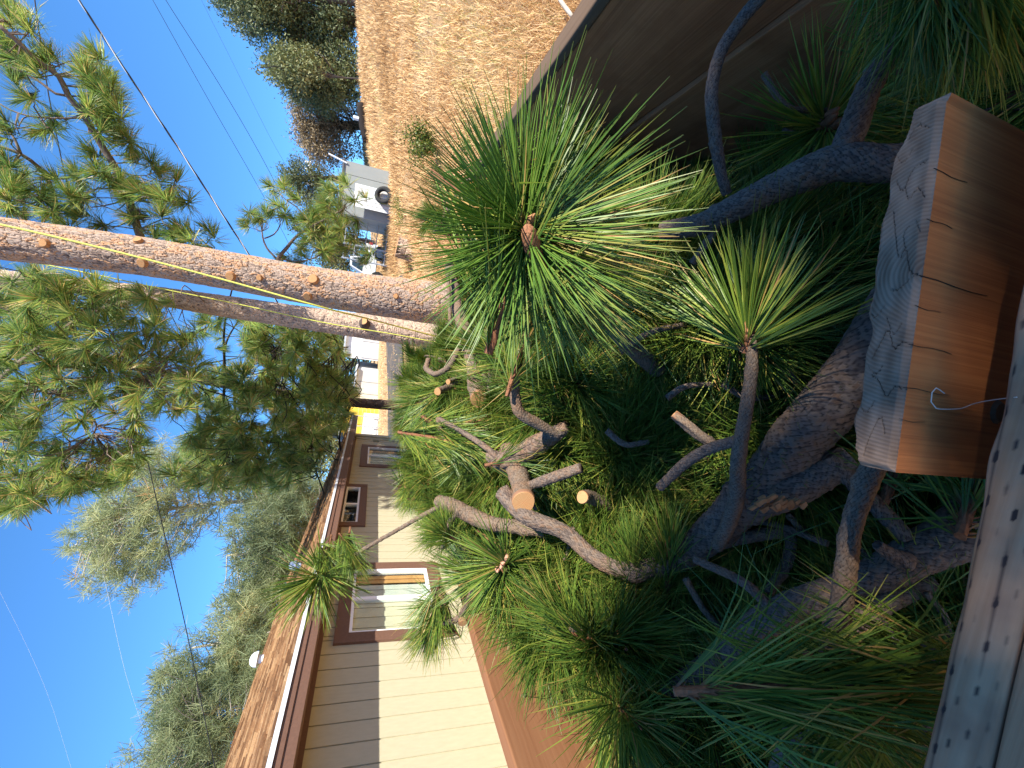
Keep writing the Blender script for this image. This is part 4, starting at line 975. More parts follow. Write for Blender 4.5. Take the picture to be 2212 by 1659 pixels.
# ------------------------------------------------------------------ standing trees
def trunk_np(pts, rr, cu, cv, res, amp, seed):
    g_ = np.random.default_rng(seed)
    Q = spline(np.column_stack([np.array(pts), rr]), res); T, U, W = frames(Q[:, :3]); m = len(Q)
    rm = Q[:, 3].mean(); k = int(2*math.pi*rm / res); circ = 2*math.pi*rm
    ln = np.concatenate([[0], np.cumsum(np.linalg.norm(np.diff(Q[:, :3], axis=0), axis=1))])
    nu, nv = max(5, int(circ / cu)), int(ln[-1] / cv) + 2
    SU, SV = np.meshgrid(np.arange(nu), np.arange(-1, nv)); rnd_ = g_.uniform(0, 1, SU.shape)
    SU = (SU + .5 * (SV % 2) + g_.uniform(-.4, .4, SU.shape)); SV = SV + g_.uniform(-.4, .4, SV.shape)
    A, B = np.meshgrid(np.arange(k) / k * nu, ln / cv)
    ci = np.floor(A).astype(int); cj = np.floor(B).astype(int)
    f1 = np.full(A.shape, 9.0); f2 = f1.copy(); cel = np.zeros(A.shape)
    A2 = A + 1.3 * (vnoise(B * 1.6 + seed, A * .9, 3) - .5) + .7 * (vnoise(B * 4.5 + seed, A * 2.3, 4) - .5)
    B0 = B; B = B + 1.0 * (vnoise(A * 1.2 + seed, B * .8, 7) - .5) + .5 * (vnoise(A * 3.1, B * 2.9, 8) - .5)
    for dj in (-2, -1, 0, 1, 2):
        for di in (-2, -1, 0, 1, 2):
            jj = np.clip(cj + dj + 1, 0, SU.shape[0] - 1); ii = (ci + di) % nu
            du = SU[jj, ii] - A2; du = du - nu * np.round(du / nu); dv = SV[jj, ii] - B
            dd = np.sqrt(du*du + dv*dv + 1e-9)
            near = dd < f1; f2 = np.where(near, f1, np.minimum(f2, dd)); cel = np.where(near, rnd_[jj, ii], cel); f1 = np.where(near, dd, f1)
    edge = f2 - f1; a2 = np.arange(k) / k * 2 * math.pi
    h = sstep(.0, .28, edge) * (.45 + .55 * cel) + .12 * vnoise(A * 3, B * 4, 6)
    r = Q[:, 3:] * (1 + .03 * (vnoise(np.cos(a2)[None] * 2 + ln[:, None], np.sin(a2)[None] * 2 + 4) - .5)) + amp * (h - .5)
    V = Q[:, None, :3] + r[..., None] * (np.cos(a2)[None, :, None] * U[:, None] + np.sin(a2)[None, :, None] * W[:, None])
    return V.reshape(-1, 3), [grid_faces(m, k)], {'h': sstep(0, .3, edge).ravel(), 'cel': cel.ravel()}
def add_trunk(parent, pts, rr, cu, cv, res, amp, mat, seed, name='trunk'):
    V, F, at = trunk_np(pts, rr, cu, cv, res, amp, seed)
    return link(name, mesh_np(name, V - np.array(parent.location), F, [mat], at), parent)
FARTUFT = [make_tuft('needle_tuft', 500 + i, n=123, L=.32, stem=.12, lo=10, hi=98, w=.0046, segs=2, sides=2, bend=.22, mat=M_NEED_FAR, bud=False) for i in range(5)]
def mesh_data(me):
    v = np.zeros(len(me.vertices) * 3, np.float32); me.vertices.foreach_get('co', v)
    f = np.zeros(len(me.loops), np.int32); me.loops.foreach_get('vertex_index', f)
    a = {}
    for k in ('t', 'rnd'):
        q = np.zeros(len(me.vertices), np.float32); me.attributes[k].data.foreach_get('value', q); a[k] = q
    return v.reshape(-1, 3), f.reshape(-1, 4), a
FARD = [mesh_data(m) for m in FARTUFT]
def foliage(parent, tufts, limit=300):
    """tufts: (pos, dir, scale); the largest in view are parts, the rest one mass"""
    tufts = sorted(tufts, key=lambda t: -t[2] / max(.1, depth(t[0])))
    for p, d, s in tufts[:limit]:
        put_tuft(parent, p, d, FARTUFT[rng.integers(5)], s)
    V = []; F = []; T = []; R = []; n = 0
    for p, d, s in tufts[limit:]:
        v, f, a = FARD[rng.integers(5)]; q = np.array(orient(d, rng.uniform(0, 6.28)).to_matrix())
        V.append(v @ q.T * s + np.asarray(p) - np.array(parent.location)); F.append(f + n); n += len(v); T.append(a['t']); R.append(np.clip(a['rnd'] + rng.normal(0, .1), 0, 1))
    if V: tag(link('needle_mass', mesh_np('needle_mass', np.concatenate(V), np.concatenate(F), [M_NEED_FAR], {'t': np.concatenate(T), 'rnd': np.concatenate(R)}), parent), kind='stuff')
def in_poly(x, y, P):
    c = False; j = len(P) - 1
    for i in range(len(P)):
        if (P[i][1] > y) != (P[j][1] > y) and x < (P[j][0]-P[i][0]) * (y-P[i][1]) / (P[j][1]-P[i][1]) + P[i][0]: c = not c
        j = i
    return c
def sample_poly(P, n, dens=None):
    xs = [p[0] for p in P]; ys = [p[1] for p in P]; out = []
    while len(out) < n:
        x, y = rng.uniform(min(xs), max(xs)), rng.uniform(min(ys), max(ys))
        if in_poly(x, y, P) and (dens is None or rng.random() < dens(x, y)): out.append((x, y))
    return out
def limb_tubes(parent, limbs, mat, name='limb'):
    for P, r in limbs:
        V, F = tube_np(P, r, 9, .09); link(name, mesh_np(name, V - np.array(parent.location), F, [mat], smooth=True), parent)
def twigs_to(parent, tufts, spine, mat, r=.008, name='twig'):
    """thin bent twigs joining the tufts to the nearest limb"""
    S_ = np.concatenate([spline(np.array(P), .12) for P in spine]); mb = MB()
    for p, d, s in tufts:
        p = np.asarray(p); k = np.argmin(np.linalg.norm(S_ - p, axis=1)); q = S_[k]; L = np.linalg.norm(q - p)
        if L < .05: continue
        if L > 1.5: q = p + (q - p) / L * rng.uniform(.7, 1.5)
        mid = (p + q) / 2 + rng.normal(0, .10, 3) * L - [0, 0, .10 * L]
        mb.tube([p, p * .6 + mid * .4 - np.asarray(d) * .08, mid, q], [r * .6, r * .75, r, r * 1.25], 4, step=.16)
    tag(mb.build(name, mat, parent), kind='stuff')

# tall limbed-up pine right behind the load, with its sawn branch scars
tc = [(-60, 508, 86), (0, 515, 88), (300, 553, 80), (500, 586, 79), (700, 622, 82), (900, 650, 88), (1000, 662, 94), (1100, 672, 104)]
P = [atY(a, b_, 6.5) for a, b_, c in tc]; R = [wr(c, p) for (a, b_, c), p in zip(tc, P)]
big = empty('pine_tree', P[-1], 'tall bare pine trunk with flaky orange bark and sawn limb scars behind the heap', 'tree')
add_trunk(big, P, R, .046, .10, .011, .012, M_TRUNK, 3)
def scar(tree, axisP, axisR, px, py, w, Y):
    r = ray(px, py); best = None
    for t in np.linspace(Y * .8, Y * 1.15, 400):
        p = C0 + r * (t / r[1]); 
        for (a, b_, ra, rb) in zip(axisP[:-1], axisP[1:], axisR[:-1], axisR[1:]):
            u = b_ - a; s = np.clip((p - a).dot(u) / u.dot(u), 0, 1); c = a + u * s
            if np.linalg.norm(p - c) < ra + (rb - ra) * s + .012: best = (p, c); break
        if best: break
    if not best:                           # on the silhouette
        p = atY(px, py, Y); k = min(range(len(axisP) - 1), key=lambda i: abs((axisP[i][2] + axisP[i+1][2]) / 2 - p[2])); a, b_ = axisP[k], axisP[k+1]
        s = np.clip((p[2] - a[2]) / (b_[2] - a[2]), 0, 1); best = (p, a + (b_ - a) * s)
    p, c = best; n = p - c; n[2] = .15 * np.linalg.norm(n); n /= np.linalg.norm(n); rr = wr(w, p) * .78
    V, F = tube_np([p - n * .08, p - n * .01, p + n * .016], [rr * 1.5, rr * 1.25, rr * 1.0], 16)
    o = link('limb_scar', mesh_np('limb_scar', V - np.array(tree.location), F, [M_PEEL], smooth=False), tree)
    f_ = add_cut(o, p + n * .018, n, rr, 'cut_face', .12); f_.location = -tree.location
    return o
for px, py, w in ((95, 525, 20), (306, 568, 22), (298, 519, 20), (497, 597, 22), (676, 603, 24), (664, 640, 20), (855, 640, 12), (560, 600, 14)):
    scar(big, P[1:], R[1:], px, py, w, 6.5)
# second, thinner pine
tc = [(-80, 585, 26), (0, 597, 28), (200, 622, 34), (350, 641, 40), (500, 664, 46), (700, 693, 50), (900, 720, 56), (1000, 733, 60), (1060, 740, 64)]
P2 = [atY(a, b_, 8.6) for a, b_, c in tc]; R2 = [wr(c, p) for (a, b_, c), p in zip(tc, P2)]
pine2 = empty('pine_tree', P2[-1], 'slim brown pine trunk left of the bare trunk carrying long needled limbs overhead', 'tree')
add_trunk(pine2, P2, R2, .05, .10, .016, .012, M_TRUNK2, 5)
p = atY(788, 700, 8.38); o = link('limb_scar', mesh_np('limb_scar', *(lambda vf: (vf[0] - np.array(pine2.location), vf[1]))(tube_np([atY(788, 706, 8.5), p, atY(786, 694, 8.30)], [.09, .10, .075], 14)), [M_TRUNK2]), pine2)
f_ = add_cut(o, atY(786, 693, 8.295), idir(-.2, -.4, -1), .07, 'cut_face', .2); f_.location = f_.location - pine2.location
z1 = lambda x, y: (x / 2.914, y / 2.914)
z4 = lambda x, y: (x / 2.914, 542.2 + y / 2.914)
def zl(f, pts, Yf): return [atY(*f(a, b_), Yf(i)) for i, (a, b_) in enumerate(pts)]
L_A = zl(z1, [(960, 1600), (890, 1500), (850, 1380), (790, 1200), (740, 1080), (650, 930), (590, 830), (530, 730), (430, 600), (370, 480), (230, 380), (130, 280), (-30, 140)], lambda i: 8.3 - .09 * i)
L_B = zl(z1, [(380, 1600), (355, 1400), (350, 1280), (300, 1130), (240, 1050), (130, 970), (-40, 910)], lambda i: 8.3 - .08 * i)
L_B2 = zl(z1, [(130, 970), (95, 880), (55, 820)], lambda i: 7.85)
L_C = zl(z1, [(230, 1560), (140, 1370), (60, 1300), (-40, 1290)], lambda i: 8.4)
L_D = zl(z1, [(520, 742), (340, 745), (180, 730), (60, 690), (-20, 640)], lambda i: 7.7)
L_E = zl(z1, [(430, 605), (350, 590), (270, 530), (160, 460), (80, 430), (-20, 400)], lambda i: 7.6)
L_F = zl(z4, [(1000, 300), (800, 325), (680, 360), (560, 390), (440, 470), (300, 570), (170, 670), (80, 740), (-40, 840)], lambda i: 8.5 - .06 * i)
L_G = zl(z4, [(300, 640), (500, 700), (800, 730), (910, 790)], lambda i: 8.0)
L_H = zl(z4, [(80, 740), (140, 790), (300, 870), (460, 970), (590, 1060), (610, 1100), (590, 1150)], lambda i: 7.9)
L_I = zl(z4, [(60, 220), (-40, 240)], lambda i: 8.4)
L_J = zl(z4, [(-30, 1180), (60, 1210), (130, 1110), (250, 1000), (330, 900)], lambda i: 8.2)
L_K = zl(z4, [(440, 1200), (420, 1300), (330, 1400), (230, 1450), (160, 1520)], lambda i: 8.2)
def taper(P, a, b_): return np.linspace(a, b_, len(P))
rA = lambda w0, w1, P: taper(P, w0, w1)
limb_tubes(pine2, [(L_A, rA(.060, .022, L_A)), (L_B, rA(.040, .018, L_B)), (L_C, rA(.055, .03, L_C)), (L_F, rA(.045, .035, L_F)), (L_I, rA(.06, .05, L_I))], M_LIMB)
limb_tubes(pine2, [(L_B2, rA(.02, .01, L_B2)), (L_D, rA(.012, .008, L_D)), (L_E, rA(.016, .012, L_E)), (L_G, rA(.018, .012, L_G)), (L_H, rA(.018, .012, L_H)), (L_J, rA(.016, .01, L_J)), (L_K, rA(.014, .01, L_K))], M_LIMB)
zt = [(130, 90),(40, 30),(60, 250),(50, 400),(150, 380),(240, 440),(200, 600),(350, 370),(310, 820),(390, 770),(590, 350),(520, 460),(640, 560),(680, 620),(720, 540),(560, 700),(600, 690),(660, 800),(720, 740),(820, 900),(750, 860),(940, 1020),(1010, 1080),(900, 1180),(860, 1180),(480, 1110),(590, 1000),(660, 1110),(720, 1150),(1040, 1240),(1170, 1260),(1000, 1340),(900, 1370),(790, 1380),(560, 1260),(470, 1200),(320, 1100),(200, 1200),(100, 1200),(30, 1150),(60, 1300),(380, 1330),(470, 1380),(640, 1420),(1130, 1440),(1080, 1500),(1310, 1460),(1290, 1550),(1100, 1560),(30, 1000),(40, 800),(20, 860),(80, 130),(170, 170),(30, 300),(110, 500),(280, 400),(560, 400),(660, 480),(620, 640),(740, 600),(700, 700),(640, 740),(780, 830),(610, 1060),(840, 1230),(1060, 1150),(500, 1240),(540, 1330),(150, 1110),(60, 1080),(250, 1260),(20, 1230),(180, 1290),(1000, 1480),(1180, 1470),(1060, 1270), (330, 1380), (760, 1150)]
tf = []
for a, b_ in zt:
    for k in range(2):
        x, y = z1(a + rng.normal(0, 22), b_ + rng.normal(0, 22)); p = atY(x, y, rng.uniform(7.3, 8.3))
        d = np.array([rng.normal(.2, .5), rng.normal(-.3, .4), rng.normal(.25, .5)]); tf.append((p, d / np.linalg.norm(d), rng.uniform(.72, 1.0)))
twigs_to(pine2, tf, [L_A, L_B, L_B2, L_C, L_D, L_E], M_LIMB)
PG2 = [(-40, 560), (140, 598), (330, 636), (385, 660), (425, 720), (440, 800), (440, 905), (345, 885), (300, 905), (312, 960), (290, 1032), (180, 1062), (90, 1085), (30, 1108), (-40, 1070)]
def d2(x, y):
    for cx, cy, rr in ((125, 925, 45), (60, 870, 22), (165, 1010, 22), (20, 960, 20), (240, 930, 30), (80, 1010, 20), (300, 670, 24), (370, 690, 30), (70, 580, 14)):
        if math.hypot(x - cx, y - cy) < rr: return .06
    return 1.0
tg = []
for x, y in sample_poly(PG2, 440, d2):
    p = atY(x, y, rng.uniform(6.9, 9.8)); d = np.array([rng.normal(-.1, .55), rng.normal(-.25, .5), rng.normal(.1, .5)]); tg.append((p, d / np.linalg.norm(d), rng.uniform(.72, 1.05)))
twigs_to(pine2, tg, [L_F, L_G, L_H, L_I, L_J, L_K, P2[:5]], M_LIMB)
foliage(pine2, tf + tg, 300)
# the dark trunk by the house and its hanging crown
tc = [(-60, 700, 12), (150, 760, 14), (400, 815, 16), (600, 848, 18), (750, 868, 20), (880, 878, 22), (960, 886, 26)]
P3 = [atY(a, b_, 12.2) for a, b_, c in tc]; R3 = [wr(c, p) for (a, b_, c), p in zip(tc, P3)]
pine3 = empty('pine_tree', P3[-1], 'pine with dark trunk by the house corner and a dense hanging crown above the roof', 'tree')
add_trunk(pine3, P3, R3, .06, .12, .022, .014, M_TRUNK3, 9)
PG3 = [(385, 664), (560, 674), (715, 712), (748, 762), (715, 800), (768, 842), (748, 905), (735, 925), (695, 985), (640, 1048), (525, 1062), (440, 1050), (362, 1022), (400, 950), (445, 905), (435, 800)]
def d3(x, y):
    if x < 530 and y < 790: return .16
    for cx, cy, rr in ((430, 900, 16), (540, 800, 20), (500, 850, 16), (400, 985, 14), (580, 900, 14), (470, 990, 12)):
        if math.hypot(x - cx, y - cy) < rr: return .1
    return 1.0
L3 = []
for k in range(26):
    z = rng.uniform(.3, 5.5) + CAM_H; a = np.array([np.interp(z, [q[2] for q in P3[::-1]], [q[i] for q in P3[::-1]]) for i in range(3)])
    az = rng.uniform(0, 6.28); L = rng.uniform(1.5, 3.0); o_ = np.array([math.cos(az), math.sin(az), 0])
    L3.append([a, a + o_ * L * .5 + [0, 0, rng.uniform(-.1, .25)], a + o_ * L + [0, 0, rng.uniform(-.6, .1)]])
limb_tubes(pine3, [(q, [.035, .024, .012]) for q in L3], M_TRUNK3)
th = []
for x, y in sample_poly(PG3, 560, d3):
    p = atY(x, y, rng.uniform(9.6, 13.6)); d = np.array([rng.normal(-.1, .5), rng.normal(-.25, .5), rng.normal(.0, .55)]); th.append((p, d / np.linalg.norm(d), rng.uniform(.85, 1.3)))
twigs_to(pine3, th, L3 + [P3], M_TRUNK3, .010)
foliage(pine3, th, 300)
# young pine limb right of the bare trunk
z8 = lambda x, y: (433.7 + x / 5.83, 379.5 + y / 5.83)
A1 = zl(z8, [(1150, 1500), (1010, 1300), (960, 1110), (980, 1030), (1090, 900), (1200, 770), (1400, 640), (1620, 520), (1800, 420)], lambda i: 9.6)
A2 = zl(z8, [(955, 1050), (830, 910), (780, 780), (770, 700)], lambda i: 9.6)
A3 = zl(z8, [(800, 790), (920, 740), (1000, 620), (980, 510)], lambda i: 9.6)
A4 = zl(z8, [(1300, 500), (1200, 390), (1080, 310), (1000, 230)], lambda i: 9.5)
A5 = zl(z8, [(1000, 1050), (1250, 1080), (1500, 1000), (1650, 850), (1620, 700), (1500, 610)], lambda i: 9.7)
A6 = zl(z8, [(1620, 700), (1780, 450), (1850, 330), (1990, 330)], lambda i: 9.7)
yp = empty('young_pine', A1[0], 'young pine with wispy limbs standing between the bare trunk and the grey shed', 'tree')
limb_tubes(yp, [(A1, taper(A1, .05, .014)), (A2, taper(A2, .02, .012)), (A3, taper(A3, .014, .008)), (A4, taper(A4, .012, .008)), (A5, taper(A5, .014, .008)), (A6, taper(A6, .012, .008))], M_LIMB)
zt = [(720, 560),(640, 620),(780, 480),(900, 430),(960, 400),(930, 200),(1060, 190),(1200, 240),(1090, 480),(1150, 680),(1300, 560),(1450, 500),(1560, 380),(1700, 330),(1850, 100),(1600, 150),(1500, 600),(1650, 560),(1750, 480),(1990, 280),(1950, 600),(1900, 800),(1700, 700),(1600, 800),(1480, 820),(1250, 900),(1350, 830),(1100, 1030),(1250, 1100),(1560, 950),(1620, 1000),(1750, 700),(2120, 980),(2100, 1080),(1350, 640),(1580, 450),(1620, 260),(1680, 180),(1500, 300),(1420, 420),(1380, 700),(1700, 560),(1820, 560),(1260, 1000),(1680, 920),(1800, 900),(1560, 700),(690, 500),(1160, 560)]
ty = []
for a, b_ in zt:
    for k in range(2):
        x, y = z8(a + rng.normal(0, 35), b_ + rng.normal(0, 35)); p = atY(x, y, rng.uniform(9.0, 10.2)); d = np.array([rng.normal(.1, .5), rng.normal(-.3, .4), rng.normal(.35, .45)]); ty.append((p, d / np.linalg.norm(d), rng.uniform(.65, .95)))
twigs_to(yp, ty, [A1, A2, A3, A4, A5, A6], M_LIMB, .006)
foliage(yp, ty, 300)

# ------------------------------------------------------------------ far trees
def clump_tree(label, poly, Y, dY, n, per, L, w, mat, trunk, tmat, dens=None, broad=False, group=None, name='pine_tree'):
    tp = [atY(a, b_, Y) for a, b_, c in trunk]; base = tp[-1].copy(); base[2] = float(ground(base[0], base[1])); 
    if base[2] < tp[-1][2]: tp.append(base)
    tr_ = [wr(c, p) for (a, b_, c), p in zip(trunk, tp)]; tr_ += [tr_[-1] * 1.15] * (len(tp) - len(tr_))
    e = empty(name, tp[-1], label, 'tree', group)
    V, F = tube_np(tp, tr_, 10, .8); link('trunk', mesh_np('trunk', V - np.array(e.location), F, [tmat], smooth=True), e)
    S_ = spline(np.array(tp), .5); V = []; R = []; mb = MB()
    for i, (x, y) in enumerate(sample_poly(poly, n, dens)):
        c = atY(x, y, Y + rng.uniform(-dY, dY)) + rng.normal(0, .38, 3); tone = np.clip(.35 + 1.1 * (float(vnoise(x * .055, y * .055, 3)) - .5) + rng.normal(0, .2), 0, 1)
        if vnoise(x * .07 + 9, y * .07, 7) < .22: continue
        if i % 2 == 0:
            k = np.argmin(np.linalg.norm(S_ - c - [0, 0, -.0], axis=1)); q = S_[min(len(S_) - 1, k + int(rng.integers(0, 4)))]
            v = q - c; Lq = np.linalg.norm(v); q = c + v * min(1, rng.uniform(1.0, 3.5) / Lq)
            mb.tube([c, (c + q) / 2 + rng.normal(0, .12, 3) * min(2, Lq), q], [max(.012, w * .35), max(.02, w * .6), max(.03, w * .9)] if not broad else [.03, .05, .08], 4, step=1.0)
        d = rng.normal(0, 1, (per, 3)); d /= np.linalg.norm(d, axis=1)[:, None]
        if broad: pos = c + rng.normal(0, L * 1.6, (per, 3)); ll = L * rng.uniform(.5, 1.2, per)
        else: d[:, 2] += .25; pos = c + rng.normal(0, L * .22, (per, 3)); ll = L * rng.uniform(.6, 1.1, per)
        u = np.cross(d, rng.normal(0, 1, (per, 3))); u /= np.linalg.norm(u, axis=1)[:, None]
        ww = (w if not broad else ll[:, None] * .45)
        quad = np.stack([pos - u * ww * .5, pos + u * ww * .5, pos + d * ll[:, None] + u * ww * .3, pos + d * ll[:, None] - u * ww * .3], 1)
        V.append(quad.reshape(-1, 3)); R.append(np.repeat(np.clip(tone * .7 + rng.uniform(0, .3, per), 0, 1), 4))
    V = np.concatenate(V); F = np.arange(len(V)).reshape(-1, 4)
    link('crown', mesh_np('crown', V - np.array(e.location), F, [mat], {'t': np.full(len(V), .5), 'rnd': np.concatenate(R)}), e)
    tag(mb.build('limb', tmat, e), kind='stuff')
    return e
G1 = [(158, 1178), (200, 1100), (300, 985), (400, 950), (520, 1000), (645, 1040), (640, 1110), (520, 1085), (480, 1128), (420, 1150), (380, 1205), (290, 1276), (210, 1256)]
def holes(hs): return lambda x, y: .1 if any(math.hypot(x - a, y - b_) < r for a, b_, r in hs) else 1.0
clump_tree('grey green pine with pale branches rising highest behind the house', G1, 26, 2.2, 800, 38, .50, .024, M_NEED_GREY, [(175, 1165, 3), (300, 1110, 5), (500, 1085, 8), (690, 1070, 12)], M_LIMB_PALE, holes([(430, 1090, 22), (470, 1050, 16), (380, 1120, 14), (530, 1040, 14)]))
clump_tree('grey green pine bulging over the roof beside the white turbine vent', [(490, 1140), (560, 1090), (640, 1042), (700, 1040), (668, 1130), (610, 1290), (540, 1310), (475, 1290), (500, 1220)], 24, 2.0, 760, 38, .50, .024, M_NEED_GREY, [(490, 1200, 4), (600, 1190, 8), (690, 1180, 12)], M_LIMB_PALE, lambda x, y: .12 + .88 * (x > 535))
clump_tree('sparse pale pine behind the roof near the white dome vent', [(405, 1385), (440, 1360), (500, 1290), (600, 1260), (620, 1270), (580, 1400), (548, 1470), (470, 1470)], 23, 1.8, 520, 36, .50, .024, M_NEED_GREY, [(415, 1400, 4), (500, 1385, 7), (620, 1370, 11)], M_LIMB_PALE, lambda x, y: .1 + .9 * (x > 470 + .5 * (1400 - y) * (y < 1400)))
clump_tree('grey green pine behind the near end of the roof', [(312, 1640), (350, 1540), (350, 1455), (400, 1425), (470, 1440), (575, 1400), (545, 1530), (505, 1700), (330, 1720)], 22, 2.0, 900, 38, .50, .024, M_NEED_GREY, [(335, 1600, 5), (450, 1590, 9), (560, 1570, 13)], M_LIMB_PALE)
M_OAK = needle_mat('oak_leaf', [(0, (0.059, 0.092, 0.037)), (.5, (0.110, 0.144, 0.054)), (.85, (0.203, 0.203, 0.085)), (1, (0.338, 0.254, 0.119))], .15, False, .6)
M_OAK_Y = needle_mat('oak_leaf_light', [(0, (0.105, 0.135, 0.045)), (.5, (0.194, 0.209, 0.075)), (1, (0.359, 0.314, 0.135))], .2, False, .6)
M_OAK_B = needle_mat('oak_leaf_brown', [(0, (0.196, 0.150, 0.083)), (.5, (0.316, 0.233, 0.127)), (1, (0.466, 0.346, 0.196))], .2, False, .6)
M_OAK_TR = plain('oak_bark', (.085, .07, .06), .3, 4, .9)
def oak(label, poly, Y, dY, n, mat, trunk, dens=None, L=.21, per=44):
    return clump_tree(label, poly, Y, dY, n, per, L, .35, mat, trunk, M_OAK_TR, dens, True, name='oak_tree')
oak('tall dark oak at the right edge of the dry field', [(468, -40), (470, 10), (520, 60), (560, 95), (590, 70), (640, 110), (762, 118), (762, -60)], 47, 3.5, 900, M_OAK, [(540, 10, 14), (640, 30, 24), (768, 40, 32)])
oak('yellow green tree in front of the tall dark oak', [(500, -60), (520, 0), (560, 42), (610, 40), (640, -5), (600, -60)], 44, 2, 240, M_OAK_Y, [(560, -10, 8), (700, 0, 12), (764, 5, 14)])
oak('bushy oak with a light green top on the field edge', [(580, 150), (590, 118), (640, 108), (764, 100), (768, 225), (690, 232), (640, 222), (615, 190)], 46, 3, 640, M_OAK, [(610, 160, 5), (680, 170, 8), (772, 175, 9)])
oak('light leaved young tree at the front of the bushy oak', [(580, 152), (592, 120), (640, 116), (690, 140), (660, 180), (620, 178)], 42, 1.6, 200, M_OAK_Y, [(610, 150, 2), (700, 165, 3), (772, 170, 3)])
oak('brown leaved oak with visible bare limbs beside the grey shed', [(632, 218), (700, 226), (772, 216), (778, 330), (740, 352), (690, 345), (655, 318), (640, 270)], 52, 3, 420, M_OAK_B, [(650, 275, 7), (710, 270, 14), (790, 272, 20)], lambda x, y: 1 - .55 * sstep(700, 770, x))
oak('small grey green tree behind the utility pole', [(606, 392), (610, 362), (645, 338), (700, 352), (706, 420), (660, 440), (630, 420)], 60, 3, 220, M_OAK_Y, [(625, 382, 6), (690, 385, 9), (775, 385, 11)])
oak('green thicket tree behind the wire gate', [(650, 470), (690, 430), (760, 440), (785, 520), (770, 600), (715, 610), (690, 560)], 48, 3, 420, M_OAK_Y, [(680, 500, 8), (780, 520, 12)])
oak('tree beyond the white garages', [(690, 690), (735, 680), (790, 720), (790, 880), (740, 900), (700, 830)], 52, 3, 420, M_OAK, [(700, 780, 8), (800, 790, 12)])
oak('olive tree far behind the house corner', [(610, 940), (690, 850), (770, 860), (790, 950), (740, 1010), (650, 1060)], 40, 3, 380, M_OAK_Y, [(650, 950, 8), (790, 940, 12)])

# ------------------------------------------------------------------ ropes and wires
M_ROPE = plain('yellow_rope', (.62, .62, .12), .15, 60, .6)
M_WIRE = plain('black_cable', (.02, .02, .022), .1, 10, .5)
M_WIRE_W = plain('pale_cable', (.70, .72, .74), .05, 10, .4)
def line(name, label, cat, pts, Ys, r, mat, group=None):
    P = [atY(a, b_, Y) for (a, b_), Y in zip(pts, Ys)]
    mb = MB(); mb.tube(P, r, 8, step=.08 if Ys[0] < 9 else .8); o = mb.build(name, mat, org=P[0], smooth=True)
    return tag(o, label, cat, group)
line('rope', 'yellow throw rope running down across the bare pine trunk', 'rope', [(-40, 477), (0, 485), (120, 512), (300, 556), (500, 609), (700, 665), (800, 690), (985, 738)], [5.98, 5.98, 5.99, 6.0, 6.0, 6.05, 6.8, 8.0], .011, M_ROPE)
line('rope', 'yellow throw rope hanging from the sky on to the slim second trunk', 'rope', [(-40, 545), (0, 553), (200, 592), (350, 624), (500, 654), (700, 697), (850, 722), (945, 740), (968, 742)], [7.9, 7.9, 7.95, 8.0, 8.05, 8.1, 8.12, 8.15, 8.1], .009, M_ROPE)
pk = atY(968, 740, 8.05); mb = MB()
for k in range(3):
    mb.tube([pk + np.array([.05*math.cos(a), -.03 + .012 * k, .09*math.sin(a) - .03 * k]) for a in np.linspace(0, 6.28, 12)], .011, 7, step=.03)
mb.tube([pk, pk + [-.07, -.04, -.05], pk + [-.09, -.05, -.22]], .010, 7, step=.03); mb.tube([pk, pk + [-.02, -.05, -.15], pk + [-.12, -.06, -.32]], .010, 7, step=.03)
tag(mb.build('rope_knot', M_ROPE, org=pk, smooth=True), 'knotted loop of yellow rope round the foot of the slim trunk', 'rope')
# twisted service drop: black and pale conductors wound together
def drop(pts, Ys, r):
    P = spline(np.array([atY(a, b_, Y) for (a, b_), Y in zip(pts, Ys)]), .10); T, U, W = frames(P); s = np.arange(len(P)) * .10
    e = empty('service_cable', P[0], 'twisted black and pale service cable from the roof mast up across the sky', 'cable')
    for ph, m in ((0, M_WIRE), (2.1, M_WIRE), (4.2, M_WIRE_W)):
        a = s / 1.0 * 2*math.pi + ph; Q = P + r * .9 * (np.cos(a)[:, None] * U + np.sin(a)[:, None] * W)
        V, F = tube_np(Q, r, 6); link('conductor', mesh_np('conductor', V - np.array(e.location), F, [m], smooth=True), e)
drop([(728, 940), (700, 860), (660, 762), (600, 655), (545, 562), (480, 462), (380, 312), (280, 165), (170, 0), (130, -60)], [13.1, 12.9, 12.7, 12.4, 12.2, 12.0, 11.8, 11.6, 11.4, 11.3], .0105)
WG = 'overhead wires'
line('overhead_wire', 'upper of the two thin parallel wires slanting down to the grey shed', 'wire', [(350, -20), (358, 0), (470, 176), (560, 330), (620, 450), (700, 640)], [26, 26, 27, 28, 28.5, 29], .012, M_WIRE, WG)
line('overhead_wire', 'lower of the two thin parallel wires slanting down to the grey shed', 'wire', [(318, -20), (330, 0), (450, 215), (540, 372), (600, 480), (640, 560)], [26, 26, 27, 28, 28.5, 29], .011, M_WIRE, WG)
line('overhead_wire', 'thick black wire running through the pine crown and over the left sky', 'wire', [(72, -40), (75, 0), (105, 205), (150, 420), (200, 600), (295, 905), (345, 1110), (400, 1350), (452, 1600), (475, 1700)], [14] * 10, .012, M_WIRE, WG)
line('overhead_wire', 'faint pale wire high over the roof past the grey green pine top', 'wire', [(120, 830), (180, 1080), (225, 1250), (270, 1450), (318, 1600), (345, 1690)], [24] * 6, .005, M_WIRE_W, WG)
line('overhead_wire', 'hair thin wire nearest the oak trees', 'wire', [(425, -20), (500, 130), (580, 290), (625, 370)], [48] * 4, .010, M_WIRE, WG)
line('overhead_wire', 'hair thin pale wire in the empty upper left sky', 'wire', [(-20, 1240), (60, 1400), (110, 1520), (160, 1680)], [30] * 4, .003, M_WIRE_W, WG)

